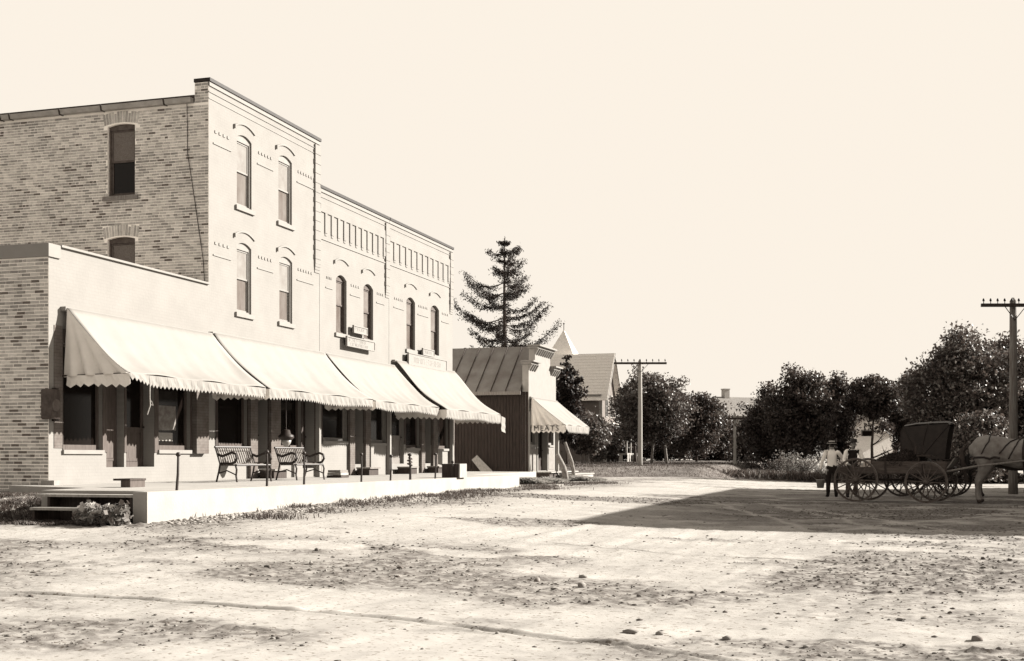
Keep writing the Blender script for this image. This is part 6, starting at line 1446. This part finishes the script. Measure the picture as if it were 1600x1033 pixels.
for k, (px, d, s) in enumerate(((910, 14.3, 0.045), (1136, 9.9, 0.042), (626, 15.0, 0.04), (840, 13.9, 0.05), (908, 13.5, 0.06), (1528, 9.8, 0.05), (985, 10.2, 0.05), (1030, 10.1, 0.045))):
    x, y = polar(px, d); o = lumps('stone', None, np.array([[x, y, groundz(x, y) + s * 0.22]]), np.array([s]), mat('road_stone', 0.10, 0.20, scale=6, rough=0.95), np.random.default_rng(k), None)
    if 'kind' in o.keys(): del o['kind']
    tag(o, ['largest loose stone in the middle of the road', 'pointed stone near the bottom edge, right of the middle', 'small dark stone on the packed road left of the middle', 'small stone left of the largest loose stone', 'flat stone just below the largest loose stone', 'small pale stone near the bottom right corner', 'flat stone left of the pointed stone', 'small stone close beside the pointed stone'][k], 'stone', 'loose stones on the road')
# rubble and weeds along the foot of the sidewalk
N = 4200; y_ = rng.uniform(18.2, 40, N); x_ = -11.9 + np.abs(rng.normal(size=N)) * 0.5
kk = fbm(x_ * 0.9 + 3, y_ * 0.8, 3) > rng.uniform(0.42, 0.66, N); x_, y_ = x_[kk], y_[kk]; N = len(x_)
lumps('rubble', 'pale rubble and pebbles along the foot of the sidewalk', np.stack([x_, y_, gsample(x_, y_)], 1), rng.uniform(0.015, 0.05, N), mat('rubble_stone', 0.14, 0.30, scale=8, rough=1.0), rng)
def weeds(name, label, cx_, cy_, rx_, ry2, n, h, seed, mt, zf=None):
    r_ = np.random.default_rng(seed); a = r_.uniform(0, 6.283, n); q = np.sqrt(r_.random(n)); x = cx_ + rx_ * q * np.cos(a); y = cy_ + ry2 * q * np.sin(a)
    z = gsample(x, y) if zf is None else zf(x, y); return grass_stuff(name, label, np.stack([x, y, z - 0.01], 1), h, seed, mt, (1.25 - q ** 1.5) * (0.6 + 0.8 * vnoise(x * 3, y * 3)))
weeds('grass_bank', 'rough grass on the bank left of the wooden steps', -15.6, 18.9, 1.2, 2.6, 5200, 0.17, 1, GRASSM)
weeds('grass_strip', 'thin grass in front of the wooden steps', -13.7, 17.75, 1.3, 0.28, 1400, 0.13, 2, GRASSM)
gp = []
r_ = np.random.default_rng(9); y_ = r_.uniform(19, 47, 16000); x_ = -11.3 + r_.normal(size=16000) * 0.5 + 0.35 * np.sin(y_ * 0.7); kk = fbm(x_ * 1.2, y_ * 0.9, 3) > 0.52; x_, y_ = x_[kk], y_[kk]
grass_stuff('grass_tufts', 'sparse dry grass along the foot of the sidewalk', np.stack([x_, y_, gsample(x_, y_) - 0.01], 1), 0.10, 10, GRASSM)
for k, (px, d, rx_, n, h, lb) in enumerate(((818, 46.5, 1.0, 2600, 0.5, 'pale weed clump past the end of the sidewalk, before the dark shop wall'), (848, 47.5, 0.9, 2200, 0.46, 'pale weed clump before the meat shop porch'), (905, 52.5, 0.7, 1500, 0.42, 'weed clump just right of the crooked log post'), (925, 53.5, 0.6, 800, 0.26, 'low weed clump at the edge of the lawn'), (768, 43.2, 0.5, 600, 0.22, 'small weed tuft at the far end of the sidewalk face'))):
    x, y = polar(px, d); o = weeds('weed_clump', lb, x, y, rx_, 0.6, n, h * 0.8, 20 + k, leafmat('bleached_weeds', 0.20, 0.30, 0.42, 0.8)); o['category'] = 'weeds'; o['group'] = 'weed clumps by the road'
    del o['kind']
# leafy weed growing over the lower step
r_ = np.random.default_rng(31); cen = []
for k in range(26):
    b0 = np.array([r_.uniform(-13.05, -12.15), r_.uniform(17.66, 17.92), 0.42]); h_ = r_.uniform(0.10, 0.30); q = r_.random((36, 1)); cen.append(b0 + q * np.array([r_.normal() * 0.1, -0.05 + r_.normal() * 0.05, h_]) + r_.normal(size=(36, 3)) * 0.045)
cen = np.concatenate(cen); rt = root('burdock_weed', (-12.6, 17.8, 0.40), 'dark leafy weed sprawling over the lower wooden step', 'weed')
link('foliage', leaf_mesh('foliage', cen, 0.055 * r_.uniform(0.6, 1.4, len(cen)), r_, WEED, aspect=0.7), rt)
mb = MB()
for k in range(14): x = -13.05 + k * 0.065; mb.tube([(x, 17.84, 0.36), (x + 0.03, 17.82, 0.5), (x + 0.01, 17.8, 0.66)], 0.008, 5)
mb.build('stem', BARK, rt)
# lawn and verge grass
r_ = np.random.default_rng(12); n = 26000; x_ = r_.uniform(-24, -7.5, n); y_ = 58 + 30 * r_.random(n) ** 1.6; z_ = lawn_z(x_, y_); kk = z_ > gbase(x_, y_) + 0.03
grass_stuff('lawn_grass', 'mown grass of the lawn bank', np.stack([x_, y_, z_ - 0.01], 1)[kk], 0.11, 13, GRASSM)
n = 16000; x_ = r_.uniform(-9, 8, n); y_ = r_.uniform(64, 82, n); z_ = verge_z(x_, y_); kk = z_ > gbase(x_, y_) + 0.03
grass_stuff('verge_grass', 'rough tall grass under the trees beyond the road', np.stack([x_, y_, z_ - 0.01], 1)[kk], 0.42, 14, GRASSM)

# tidy the helper marks
for o in list(bpy.data.objects):
    if '_w' in o.keys(): del o['_w']
